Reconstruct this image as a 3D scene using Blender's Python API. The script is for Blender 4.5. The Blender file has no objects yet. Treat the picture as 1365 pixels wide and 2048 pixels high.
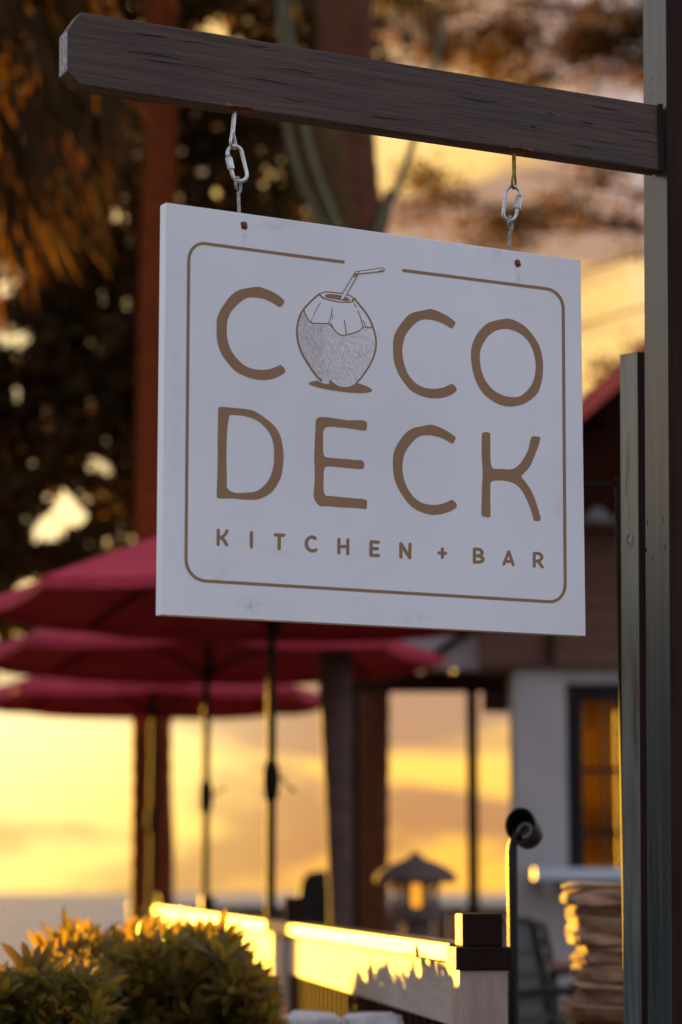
import bpy, bmesh, math, random
import numpy as np
from mathutils import Vector, Matrix
from mathutils.geometry import tessellate_polygon

R = math.radians
random.seed(7)
rng = np.random.default_rng(11)
sc = bpy.context.scene
col = sc.collection

# ------------------------------------------------------------------ camera
EYE = Vector((0, 0, 1.6))
FPX = 85 / 36 * 2048            # focal length in photo pixels
PITCH = math.atan((1785 - 1024) / FPX)
cam = bpy.data.cameras.new('camera')
cam.sensor_fit = 'VERTICAL'; cam.sensor_height = 36; cam.sensor_width = 24; cam.lens = 85
cam.clip_start = 0.1; cam.clip_end = 60000
camo = bpy.data.objects.new('camera', cam); col.objects.link(camo)
camo.location = EYE; camo.rotation_euler = (math.pi / 2 + PITCH, 0, 0)
cam.dof.use_dof = True; cam.dof.focus_distance = 4.62; cam.dof.aperture_fstop = 2.5
sc.camera = camo
FWD = Vector((0, math.cos(PITCH), math.sin(PITCH)))
UP = Vector((0, -math.sin(PITCH), math.cos(PITCH)))

# ------------------------------------------------------------------ sky and sun
SUN_AZ = 26.0      # degrees to the left of the view
SUN_EL = 3.5
sun_dir = Vector((-math.sin(R(SUN_AZ)) * math.cos(R(SUN_EL)), math.cos(R(SUN_AZ)) * math.cos(R(SUN_EL)), math.sin(R(SUN_EL))))
world = bpy.data.worlds.new('World'); sc.world = world; world.use_nodes = True
wn = world.node_tree.nodes; wl = world.node_tree.links
bg = wn['Background']; bg.inputs[1].default_value = 0.1
sky = wn.new('ShaderNodeTexSky'); sky.sky_type = 'NISHITA'; sky.sun_disc = False
sky.sun_elevation = R(SUN_EL); sky.sun_rotation = R(-SUN_AZ)
sky.air_density = 1.2; sky.dust_density = 3.0

def wnode(kind, **kw):
    n = wn.new(kind)
    for k, v in kw.items(): setattr(n, k, v)
    return n
def wmath(op, a, b=None, clamp=False):
    n = wnode('ShaderNodeMath', operation=op, use_clamp=clamp)
    for i, s in enumerate((a, b)):
        if s is None: continue
        if isinstance(s, (int, float)): n.inputs[i].default_value = s
        else: wl.new(s, n.inputs[i])
    return n.outputs[0]
def wramp(fac, stops, interp='LINEAR'):
    n = wnode('ShaderNodeValToRGB'); cr = n.color_ramp; cr.interpolation = interp
    while len(cr.elements) < len(stops): cr.elements.new(0.5)
    for e, (p, c) in zip(cr.elements, stops):
        e.position = p; e.color = (*c, 1) if len(c) == 3 else c
    wl.new(fac, n.inputs[0]); return n.outputs[0]
def wmix(fac, a, b, mode='MIX'):
    n = wnode('ShaderNodeMix', data_type='RGBA', blend_type=mode)
    for i, s in ((0, fac), (6, a), (7, b)):
        if isinstance(s, (int, float)): n.inputs[i].default_value = s
        elif isinstance(s, tuple): n.inputs[i].default_value = (*s, 1)
        else: wl.new(s, n.inputs[i])
    return n.outputs[2]
tc = wnode('ShaderNodeTexCoord')
mp = wnode('ShaderNodeMapping'); mp.inputs['Scale'].default_value = (1, 1, 4.2); mp.inputs['Location'].default_value = (7.3, 0.1, 1.1)
wl.new(tc.outputs['Generated'], mp.inputs[0])
n1 = wnode('ShaderNodeTexNoise'); n1.inputs['Scale'].default_value = 6.5; n1.inputs['Detail'].default_value = 7; n1.inputs['Roughness'].default_value = 0.52; n1.inputs['Distortion'].default_value = 0.4
wl.new(mp.outputs[0], n1.inputs['Vector'])
dotn = wnode('ShaderNodeVectorMath', operation='DOT_PRODUCT'); wl.new(tc.outputs['Generated'], dotn.inputs[0]); dotn.inputs[1].default_value = sun_dir
# clouds lit by the low sun: cool and grey away from it, peach and gold towards it
body = wramp(dotn.outputs['Value'], [(0.30, (0.124, 0.13, 0.162)), (0.775, (0.124, 0.134, 0.155)), (0.830, (0.086, 0.050, 0.034)), (0.90, (0.094, 0.053, 0.032)), (0.955, (0.145, 0.119, 0.062)), (1.0, (0.36, 0.25, 0.10))])
edge = wramp(dotn.outputs['Value'], [(0.30, (0.145, 0.15, 0.178)), (0.775, (0.15, 0.158, 0.172)), (0.830, (0.205, 0.120, 0.030)), (0.90, (0.225, 0.140, 0.034)), (0.955, (0.235, 0.203, 0.112)), (1.0, (0.5, 0.37, 0.15))])
sepz = wnode('ShaderNodeSeparateXYZ'); wl.new(tc.outputs['Generated'], sepz.inputs[0])
high = wramp(sepz.outputs['Z'], [(0.34, (0, 0, 0)), (0.58, (1, 1, 1))], 'EASE')     # higher up the clouds are out of the low sun
body = wmix(high, body, (0.124, 0.13, 0.162)); edge = wmix(high, edge, (0.145, 0.15, 0.178))
cl = wmix(wramp(n1.outputs['Fac'], [(0.42, (1, 1, 1)), (0.54, (0, 0, 0))], 'EASE'), body, edge)
cl = wmix(1.0, cl, (10, 10, 10), 'MULTIPLY')
cl = wmix(1.0, cl, wramp(sepz.outputs['Z'], [(0.0, (1.20, 0.96, 0.52)), (0.03, (1.15, 1.0, 0.66)), (0.07, (1, 1, 1))]), 'MULTIPLY')    # thick air at the horizon
mask = wramp(n1.outputs['Fac'], [(0.34, (0.86,) * 3), (0.50, (0.97,) * 3)], 'EASE')
skyc = wmix(mask, sky.outputs[0], cl)
wl.new(skyc, bg.inputs[0])

sun = bpy.data.lights.new('sun', 'SUN'); sun.energy = 3.6; sun.angle = R(0.5); sun.color = (1.0, 0.52, 0.05)
suno = bpy.data.objects.new('sun', sun); col.objects.link(suno)
suno.rotation_euler = (-sun_dir).to_track_quat('-Z', 'Y').to_euler(); suno.location = (-20, 15, 8)
sc.view_settings.view_transform = 'Standard'; sc.view_settings.look = 'None'
sc.view_settings.exposure = 2.5; sc.view_settings.gamma = 1.0; sc.view_settings.use_curve_mapping = False
sc.cycles.use_denoising = True
sc.cycles.max_bounces = 6; sc.cycles.diffuse_bounces = 3; sc.cycles.glossy_bounces = 3; sc.cycles.transmission_bounces = 4
sc.cycles.sample_clamp_indirect = 6.0

# ------------------------------------------------------------------ helpers
def ray(px, py):
    return FWD * FPX + Vector((1, 0, 0)) * (px - 682.5) - UP * (py - 1024)
def at(px, py, Y):
    d = ray(px, py); return EYE + d * (Y / d.y)
def zat(py, Y): return at(682.5, py, Y).z
def xat(px, Y, py=1500): return at(px, py, Y).x

class MB:
    def __init__(s): s.v = []; s.f = []
    def add(s, vs, fs):
        o = len(s.v); s.v += [tuple(x) for x in vs]; s.f += [tuple(o + i for i in f) for f in fs]
    def obox(s, o, ex, ey, ez):
        o, ex, ey, ez = map(Vector, (o, ex, ey, ez))
        vs = [o, o + ex, o + ex + ey, o + ey]; vs += [p + ez for p in vs]
        s.add(vs, [(3, 2, 1, 0), (4, 5, 6, 7), (0, 1, 5, 4), (1, 2, 6, 5), (2, 3, 7, 6), (3, 0, 4, 7)]); return s
    def box(s, a, b):
        return s.obox(a, (b[0] - a[0], 0, 0), (0, b[1] - a[1], 0), (0, 0, b[2] - a[2]))
    def tube(s, pts, rad, n=10, cap=True, closed=False, flat=1.0, jitter=0):
        pts = [Vector(p) for p in pts]; m = len(pts)
        if not hasattr(rad, '__len__'): rad = [rad] * m
        ref = Vector((0, 0, 1)); t0 = (pts[1] - pts[0]).normalized()
        if abs(t0.dot(ref)) > 0.9: ref = Vector((0, 1, 0))
        nx = t0.cross(ref).normalized(); vs = []
        for i in range(m):
            if closed: t = pts[(i + 1) % m] - pts[i - 1]
            else: t = pts[min(i + 1, m - 1)] - pts[max(i - 1, 0)]
            t.normalize(); nx = (nx - t * nx.dot(t)).normalized(); ny = t.cross(nx)
            for k in range(n):
                a = 2 * math.pi * k / n; r = rad[i] * (1 + (random.uniform(-jitter, jitter) if jitter else 0))
                vs.append(pts[i] + nx * math.cos(a) * r + ny * math.sin(a) * r * flat)
        fs = []
        for i in range(m if closed else m - 1):
            j = (i + 1) % m
            for k in range(n):
                l = (k + 1) % n; fs.append((i * n + k, i * n + l, j * n + l, j * n + k))
        if cap and not closed:
            fs.append(tuple(range(n))[::-1]); fs.append(tuple((m - 1) * n + k for k in range(n)))
        s.add(vs, fs); return s
    def lathe(s, prof, o, n=16, axis=None):
        o = Vector(o); ax = Vector(axis).normalized() if axis is not None else Vector((0, 0, 1))
        e = ax.orthogonal().normalized(); g = ax.cross(e); vs = []; fs = []
        if axis is None: e, g = Vector((1, 0, 0)), Vector((0, 1, 0))
        for (r, h) in prof:
            for k in range(n):
                a = 2 * math.pi * (k + .5) / n; vs.append(o + ax * h + (e * math.cos(a) + g * math.sin(a)) * r)
        for i in range(len(prof) - 1):
            for k in range(n):
                l = (k + 1) % n; fs.append((i * n + k, i * n + l, (i + 1) * n + l, (i + 1) * n + k))
        if prof[0][0] > 1e-5: fs.append(tuple(range(n))[::-1])
        if prof[-1][0] > 1e-5: fs.append(tuple((len(prof) - 1) * n + k for k in range(n)))
        s.add(vs, fs); return s
    def prism(s, poly, vec):
        n = len(poly); vec = Vector(vec); a = [Vector(p) for p in poly]; b = [p + vec for p in a]
        s.add(a + b, [tuple(range(n)), tuple(range(2 * n - 1, n - 1, -1))] + [(i, i + n, (i + 1) % n + n, (i + 1) % n) for i in range(n)]); return s
    def build(s, name, mat, parent=None, smooth=False, bevel=0, seg=2):
        me = bpy.data.meshes.new(name); me.from_pydata(s.v, [], s.f); me.validate()
        bm = bmesh.new(); bm.from_mesh(me); bmesh.ops.recalc_face_normals(bm, faces=bm.faces)
        for e_ in bm.edges:
            if len(e_.link_faces) == 2 and e_.calc_face_angle(0) > 0.9: e_.smooth = False
        bm.to_mesh(me); bm.free()
        return link(name, me, mat, parent, smooth, bevel, seg)

def link(name, me, mat, parent=None, smooth=False, bevel=0, seg=2):
    o = bpy.data.objects.new(name, me); col.objects.link(o)
    if mat is not None: me.materials.append(mat)
    if smooth:
        me.polygons.foreach_set('use_smooth', [True] * len(me.polygons))
    if bevel:
        b = o.modifiers.new('bevel', 'BEVEL'); b.width = bevel; b.segments = seg; b.limit_method = 'ANGLE'; b.angle_limit = R(35)
    if parent is not None:
        o.parent = parent
        if parent.type == 'EMPTY': o.location = -parent.location
    return o

def thing(name, label, cat, loc, group=None):
    o = bpy.data.objects.new(name, None); col.objects.link(o); o.location = loc; o.empty_display_size = 0.1
    o['label'] = label; o['category'] = cat
    if group: o['group'] = group
    return o
def tag(o, label, cat, group=None):
    o['label'] = label; o['category'] = cat
    if group: o['group'] = group
    return o
def structure(o): o['kind'] = 'structure'; return o

# ------------------------------------------------------------------ materials
def newmat(name):
    m = bpy.data.materials.new(name); m.use_nodes = True
    return m, m.node_tree.nodes, m.node_tree.links, m.node_tree.nodes['Principled BSDF']
def surf(name, c1, c2=None, rough=0.6, scale=8.0, stretch=(1, 1, 1), rot=(0, 0, 0), bump=0.0, bdist=0.002, spec=0.5, metal=0.0,
         detail=6, lo=0.35, hi=0.65, bscale=None, spots=None, c3=None, rvar=0.0, transl=None, coat=0.0):
    """procedural surface: two tones mixed by noise stretched along the grain, optional flecks and relief"""
    m, N, L, P = newmat(name)
    c2 = c2 or tuple(x * 0.8 for x in c1)
    t = N.new('ShaderNodeTexCoord'); mp = N.new('ShaderNodeMapping'); mp.inputs['Rotation'].default_value = rot
    mp2 = N.new('ShaderNodeMapping'); mp2.inputs['Scale'].default_value = stretch
    L.new(t.outputs['Object'], mp.inputs[0]); L.new(mp.outputs[0], mp2.inputs[0])
    nz = N.new('ShaderNodeTexNoise'); nz.inputs['Scale'].default_value = scale; nz.inputs['Detail'].default_value = detail; nz.inputs['Roughness'].default_value = 0.6
    L.new(mp2.outputs[0], nz.inputs['Vector'])
    cr = N.new('ShaderNodeValToRGB'); cr.color_ramp.elements[0].position = lo; cr.color_ramp.elements[1].position = hi
    cr.color_ramp.elements[0].color = (*c1, 1); cr.color_ramp.elements[1].color = (*c2, 1)
    L.new(nz.outputs['Fac'], cr.inputs[0]); out = cr.outputs[0]
    if spots:
        (ss, th, sc_) = spots
        n2 = N.new('ShaderNodeTexNoise'); n2.inputs['Scale'].default_value = ss; n2.inputs['Detail'].default_value = 5; n2.inputs['Roughness'].default_value = 0.65
        L.new(mp2.outputs[0], n2.inputs['Vector'])
        r2 = N.new('ShaderNodeValToRGB'); r2.color_ramp.elements[0].position = th; r2.color_ramp.elements[1].position = th + 0.08
        L.new(n2.outputs['Fac'], r2.inputs[0])
        mx = N.new('ShaderNodeMix'); mx.data_type = 'RGBA'; L.new(r2.outputs[0], mx.inputs[0]); L.new(out, mx.inputs[6]); mx.inputs[7].default_value = (*sc_, 1)
        out = mx.outputs[2]
    L.new(out, P.inputs['Base Color'])
    P.inputs['Roughness'].default_value = rough; P.inputs['Specular IOR Level'].default_value = spec; P.inputs['Metallic'].default_value = metal
    P.inputs['Coat Weight'].default_value = coat; P.inputs['Coat Roughness'].default_value = 0.22
    if rvar:
        mr = N.new('ShaderNodeMapRange'); mr.inputs['To Min'].default_value = max(0.02, rough - rvar); mr.inputs['To Max'].default_value = rough + rvar
        L.new(nz.outputs['Fac'], mr.inputs[0]); L.new(mr.outputs[0], P.inputs['Roughness'])
    if bump:
        n3 = N.new('ShaderNodeTexNoise'); n3.inputs['Scale'].default_value = bscale or scale * 2; n3.inputs['Detail'].default_value = 8; n3.inputs['Roughness'].default_value = 0.65
        L.new(mp2.outputs[0], n3.inputs['Vector'])
        b = N.new('ShaderNodeBump'); b.inputs['Strength'].default_value = bump; b.inputs['Distance'].default_value = bdist
        L.new(n3.outputs['Fac'], b.inputs['Height']); L.new(b.outputs[0], P.inputs['Normal'])
    if transl:
        P.inputs['Subsurface Weight'].default_value = 0
        tr = N.new('ShaderNodeBsdfTranslucent'); tr.inputs[0].default_value = (*transl[0], 1)
        ms = N.new('ShaderNodeMixShader'); ms.inputs[0].default_value = transl[1]
        L.new(P.outputs[0], ms.inputs[1]); L.new(tr.outputs[0], ms.inputs[2]); L.new(ms.outputs[0], N['Material Output'].inputs[0])
    return m

SYAW = 0.499
BYAW = 0.4658
M = {}
M['sign_white'] = surf('sign_white', (0.78, 0.785, 0.82), (0.70, 0.705, 0.735), rough=0.42, scale=1.8, spots=(2.2, 0.70, (0.62, 0.58, 0.52)), bump=0.05, bdist=0.0005, bscale=60)
M['sign_edge_skylit'] = surf('sign_edge_skylit', (0.86, 0.95, 1.0), (0.78, 0.88, 0.94), rough=0.4, spec=0.3, scale=12, stretch=(1, 1, 0.15))  # whiter and bluer than the face: cool skylight put into the colour
M['ink'] = surf('ink', (0.285, 0.155, 0.07), (0.255, 0.138, 0.062), rough=0.5, scale=6)
M['beam'] = surf('beam_paint', (0.093, 0.062, 0.049), (0.060, 0.039, 0.031), rough=0.62, scale=3.0, stretch=(1.2, 14, 26), rot=(0, 0, -BYAW), bump=1.0, bdist=0.004, bscale=4.5, spots=(5.5, 0.625, (0.02, 0.011, 0.008)), spec=0.25)
M['beam_end'] = surf('beam_end_grain', (0.42, 0.44, 0.46), (0.16, 0.15, 0.15), rough=0.8, scale=120, bump=0.8, bdist=0.003, bscale=160, lo=0.42, hi=0.66)
M['rust'] = surf('rusty_stain', (0.30, 0.075, 0.02), (0.11, 0.05, 0.03), rough=0.85, scale=60, stretch=(1, 1, 1), bump=0.6, bscale=120)
M['rust_screw'] = surf('rusty_screw', (0.26, 0.07, 0.02), (0.10, 0.03, 0.012), rough=0.5, scale=300, metal=0.6)
M['zinc'] = surf('zinc_steel', (0.62, 0.64, 0.66), (0.42, 0.43, 0.44), rough=0.32, scale=120, metal=1.0, bump=0.2, bscale=300, bdist=0.0004)
M['zinc_dark'] = surf('weathered_steel', (0.36, 0.36, 0.36), (0.2, 0.19, 0.18), rough=0.5, scale=150, metal=0.9, bump=0.3, bscale=300, bdist=0.0004)
M['brass'] = surf('yellowed_steel', (0.36, 0.27, 0.04), (0.18, 0.12, 0.03), rough=0.5, scale=100, metal=0.8)
M['post_dark'] = surf('post_dark_paint', (0.03, 0.013, 0.009), (0.018, 0.008, 0.005), rough=0.7, spec=0.12, scale=3, stretch=(20, 20, 0.8), bump=0.35, bdist=0.001, bscale=4)
M['post_face'] = surf('post_worn_skylit_paint', (0.022, 0.044, 0.056), (0.009, 0.016, 0.019), rough=0.30, scale=3.2, stretch=(22, 22, 0.7), bump=0.35, bdist=0.001, bscale=6, spots=(2.1, 0.72, (0.03, 0.026, 0.022)), spec=0.8, coat=0.4)  # worn brown paint, with the sky's bluish light on this side tinted in
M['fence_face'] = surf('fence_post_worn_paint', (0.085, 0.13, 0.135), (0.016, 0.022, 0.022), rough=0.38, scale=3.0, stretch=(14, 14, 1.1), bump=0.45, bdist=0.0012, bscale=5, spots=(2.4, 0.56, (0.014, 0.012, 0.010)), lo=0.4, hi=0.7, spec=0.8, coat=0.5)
M['dark_metal'] = surf('dark_metal', (0.022, 0.015, 0.012), (0.015, 0.010, 0.008), rough=0.75, scale=30, spec=0.06)
M['canopy'] = surf('crimson_canvas', (0.49, 0.045, 0.074), (0.40, 0.034, 0.056), rough=0.85, spec=0.2, scale=5, bump=0.25, bscale=14, bdist=0.012, transl=((0.32, 0.012, 0.010), 0.16))
M['umb_pole'] = surf('bronze_pole', (0.028, 0.014, 0.008), (0.018, 0.009, 0.005), rough=0.62, scale=14, spec=0.12)
M['plastic_dark'] = surf('crank_plastic', (0.012, 0.008, 0.007), (0.008, 0.006, 0.005), rough=0.65, spec=0.12, scale=20)
M['rail'] = surf('rail_brown_paint', (0.024, 0.010, 0.006), (0.015, 0.006, 0.004), rough=0.33, scale=4, stretch=(12, 1, 12), bump=0.25, bscale=6, bdist=0.001, spec=0.7)
M['white_board'] = surf('fence_white_paint', (0.46, 0.42, 0.37), (0.38, 0.34, 0.30), rough=0.62, spec=0.22, scale=4, stretch=(10, 1.0, 10), bump=0.25, bscale=5, bdist=0.001)
M['white_post'] = surf('fence_post_paint', (0.40, 0.31, 0.28), (0.29, 0.215, 0.19), rough=0.6, scale=6, stretch=(6, 6, 1), bump=0.5, bscale=9, bdist=0.002)
M['dark_wood'] = surf('dark_wood', (0.035, 0.016, 0.009), (0.022, 0.010, 0.006), rough=0.9, spec=0.04, scale=4, stretch=(10, 10, 1), bump=0.3, bscale=8)
M['plaster'] = surf('white_plaster', (0.42, 0.40, 0.39), (0.36, 0.345, 0.34), rough=0.85, scale=3, bump=0.2, bscale=40, bdist=0.002)
M['brown_wall'] = surf('brown_boards', (0.145, 0.075, 0.052), (0.105, 0.05, 0.034), rough=0.7, spec=0.2, scale=3, stretch=(1, 1, 10), bump=0.2)
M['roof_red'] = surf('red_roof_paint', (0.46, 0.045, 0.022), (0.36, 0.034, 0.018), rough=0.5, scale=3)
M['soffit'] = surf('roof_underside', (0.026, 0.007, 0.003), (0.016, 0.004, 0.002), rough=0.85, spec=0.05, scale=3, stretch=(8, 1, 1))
M['shelf'] = surf('pale_shelf', (0.52, 0.60, 0.64), (0.46, 0.55, 0.6), rough=0.35, scale=5)
M['door'] = surf('door_dark_stain', (0.010, 0.006, 0.005), (0.007, 0.004, 0.004), rough=0.6, spec=0.2, scale=5, stretch=(12, 12, 1))
M['chair'] = surf('chair_black', (0.010, 0.007, 0.007), (0.007, 0.005, 0.005), rough=0.45, spec=0.3, scale=10)
M['table_wood'] = surf('table_wood', (0.20, 0.10, 0.06), (0.15, 0.07, 0.04), rough=0.45, scale=4, stretch=(1, 10, 10))
M['stone'] = surf('fieldstone', (0.34, 0.19, 0.10), (0.17, 0.095, 0.055), rough=0.85, scale=14, stretch=(1, 1, 3.2), bump=0.9, bscale=30, bdist=0.006, spots=(12, 0.64, (0.10, 0.07, 0.06)))
M['coral'] = surf('white_coral_stone', (0.62, 0.61, 0.60), (0.42, 0.41, 0.41), rough=0.9, scale=25, bump=0.9, bscale=60, bdist=0.008)
M['lantern'] = surf('lantern_stone', (0.15, 0.105, 0.09), (0.09, 0.062, 0.052), rough=0.9, scale=20, bump=0.6, bscale=60, bdist=0.004)
M['grey_bark'] = surf('grey_palm_bark', (0.13, 0.085, 0.07), (0.075, 0.048, 0.04), spec=0.1, rough=0.8, scale=3, stretch=(3, 3, 9), bump=0.6, bscale=6, bdist=0.01)
M['brown_bark'] = surf('brown_palm_bark', (0.14, 0.052, 0.026), (0.085, 0.03, 0.015), spec=0.1, rough=0.8, scale=3, stretch=(3, 3, 7), bump=0.6, bscale=6, bdist=0.01)
M['red_bark'] = surf('reddish_palm_bark', (0.20, 0.042, 0.008), (0.12, 0.024, 0.005), spec=0.1, rough=0.8, scale=3, stretch=(4, 4, 6), bump=0.5, bscale=6, bdist=0.01)
M['stalk'] = surf('palm_stalk', (0.12, 0.12, 0.05), (0.075, 0.065, 0.026), rough=0.6, scale=6)
M['leaf_dark'] = surf('dark_foliage', (0.036, 0.026, 0.008), (0.03, 0.016, 0.005), rough=0.7, spec=0.15, scale=2, transl=((0.17, 0.085, 0.014), 0.34))
M['leaf_warm'] = surf('warm_foliage', (0.06, 0.042, 0.012), (0.045, 0.025, 0.008), rough=0.7, spec=0.15, scale=2, transl=((0.20, 0.10, 0.02), 0.35))
M['dry_frond'] = surf('dry_frond', (0.085, 0.046, 0.014), (0.035, 0.024, 0.008), rough=0.8, spec=0.1, scale=3, transl=((0.20, 0.085, 0.015), 0.28))
M['shrub_a'] = surf('shrub_leaf', (0.088, 0.09, 0.018), (0.055, 0.05, 0.01), rough=0.5, spec=0.25, scale=3, transl=((0.42, 0.25, 0.03), 0.46))
M['shrub_b'] = surf('shrub_leaf_young', (0.11, 0.10, 0.02), (0.075, 0.06, 0.012), rough=0.45, spec=0.25, scale=3, transl=((0.38, 0.25, 0.03), 0.42))
M['twig'] = surf('twig_bark', (0.09, 0.06, 0.04), (0.06, 0.04, 0.03), rough=0.8, scale=8)
M['ground'] = surf('garden_soil', (0.09, 0.07, 0.05), (0.06, 0.05, 0.035), rough=0.95, scale=2, bump=0.5, bscale=10, bdist=0.02)
M['deck'] = surf('deck_boards', (0.20, 0.12, 0.08), (0.15, 0.09, 0.06), rough=0.6, scale=3, stretch=(12, 1, 1))
m, N, L, P = newmat('sea_water')
P.inputs['Base Color'].default_value = (0.105, 0.155, 0.235, 1); P.inputs['Roughness'].default_value = 0.8; P.inputs['Specular IOR Level'].default_value = 0.06
t = N.new('ShaderNodeTexCoord'); nz = N.new('ShaderNodeTexNoise'); nz.inputs['Scale'].default_value = 0.8; nz.inputs['Detail'].default_value = 8
mpn = N.new('ShaderNodeMapping'); mpn.inputs['Scale'].default_value = (0.5, 1.5, 1); L.new(t.outputs['Object'], mpn.inputs[0]); L.new(mpn.outputs[0], nz.inputs['Vector'])
b = N.new('ShaderNodeBump'); b.inputs['Strength'].default_value = 0.9; b.inputs['Distance'].default_value = 0.6; L.new(nz.outputs['Fac'], b.inputs['Height']); L.new(b.outputs[0], P.inputs['Normal'])
M['sea'] = m
m, N, L, P = newmat('amber_lamp'); P.inputs['Emission Color'].default_value = (1.0, 0.36, 0.05, 1); P.inputs['Emission Strength'].default_value = 0.25; P.inputs['Base Color'].default_value = (0.8, 0.4, 0.1, 1)
M['bulb'] = m
m, N, L, P = newmat('door_glass'); P.inputs['Base Color'].default_value = (0.10, 0.045, 0.004, 1); P.inputs['Roughness'].default_value = 0.25; P.inputs['Transmission Weight'].default_value = 1.0; P.inputs['IOR'].default_value = 1.02
M['glass'] = m
M['cap_brown'] = surf('cap_brown', (0.020, 0.008, 0.004), (0.012, 0.005, 0.003), rough=0.55, scale=8, spec=0.12)
M['lamp_black'] = surf('lamp_black', (0.010, 0.007, 0.006), (0.006, 0.004, 0.004), rough=0.5, scale=30, spec=0.3)
M['lens'] = surf('lamp_lens', (0.30, 0.24, 0.22), (0.22, 0.17, 0.15), rough=0.2, scale=40)

# ------------------------------------------------------------------ setting
structure(MB().box((-60, -25, -0.6), (60, 36, 0.0)).build('ground', M['ground']))
mb = MB(); S = 30000
mb.add([(-S, -S, -3), (S, -S, -3), (S, S, -3), (-S, S, -3)], [(0, 1, 2, 3)])
structure(mb.build('sea', M['sea']))

def fence_x(d): return -0.1246 * d + 0.938      # the fence runs away to the left
DECK = 0.55
poly = [(fence_x(5.15) + 0.05, 5.15), (6, 5.15), (6, 30), (fence_x(30) + 0.05, 30)]
structure(MB().prism([(x, y, 0.06) for x, y in poly], (0, 0, DECK - 0.06)).build('deck', M['deck']))

# ------------------------------------------------------------------ hanging sign
so = Vector((0.0797, 4.4638, 2.4641)); tilt = 0.0158; roll = 0.0082; SW, SH, ST = 0.9042, 0.75, 0.026
ex0 = Vector((math.cos(SYAW), math.sin(SYAW), 0)); sn0 = Vector((math.sin(SYAW), -math.cos(SYAW), 0))
ez2 = Vector((0, 0, 1)) * math.cos(tilt) + sn0 * math.sin(tilt)
SA = ex0 * math.cos(roll) + ez2 * math.sin(roll); SB = ez2 * math.cos(roll) - ex0 * math.sin(roll)
SN = SA.cross(SB).normalized()
if SN.y > 0: SN = -SN
def onsign(px, py, off=0.0):
    d = ray(px, py); o = so + SN * off
    return EYE + d * ((o - EYE).dot(SN) / d.dot(SN))

sign = thing('hanging_sign', 'white rectangular hanging sign reading COCO DECK KITCHEN + BAR in brown', 'sign', so - SB * SH / 2)
mb = MB().obox(so - SA * SW / 2 - SB * SH / 2, SA * SW, SB * SH, -SN * ST)
panel = mb.build('panel', M['sign_white'], sign, bevel=0.0012)
panel.data.materials.append(M['sign_edge_skylit'])
for p in panel.data.polygons:
    if p.normal.dot(SA) < -0.9: p.material_index = 1

def catmull(pts, sub=4, closed=True):
    P_ = [np.array(p, float) for p in pts]; n = len(P_); out = []
    rngi = range(n) if closed else range(n - 1)
    for i in rngi:
        if closed: p0, p1, p2, p3 = P_[i - 1], P_[i], P_[(i + 1) % n], P_[(i + 2) % n]
        else: p0, p1, p2, p3 = P_[max(i - 1, 0)], P_[i], P_[i + 1], P_[min(i + 2, n - 1)]
        for k in range(sub):
            t = k / sub
            out.append(0.5 * (2 * p1 + (p2 - p0) * t + (2 * p0 - 5 * p1 + 4 * p2 - p3) * t * t + (3 * p1 - p0 - 3 * p2 + p3) * t ** 3))
    if not closed: out.append(P_[-1])
    return out
def fill(loops, crop, name, parent, off=0.0004, mat='ink', sub=3):
    """flat print: closed outlines (first outer, then holes) laid on the panel"""
    x0, y0, s = crop
    L3 = []
    for lp in loops:
        q = catmull(lp, sub) if sub > 1 else [np.array(p, float) for p in lp]
        L3.append([Vector((x0 + p[0] / s, y0 + p[1] / s, 0)) for p in q])
    tri = tessellate_polygon(L3); flat = [p for l in L3 for p in l]
    mb = MB(); mb.add([onsign(p.x, p.y, off) for p in flat], tri)
    return mb.build(name, M[mat], parent)
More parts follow.
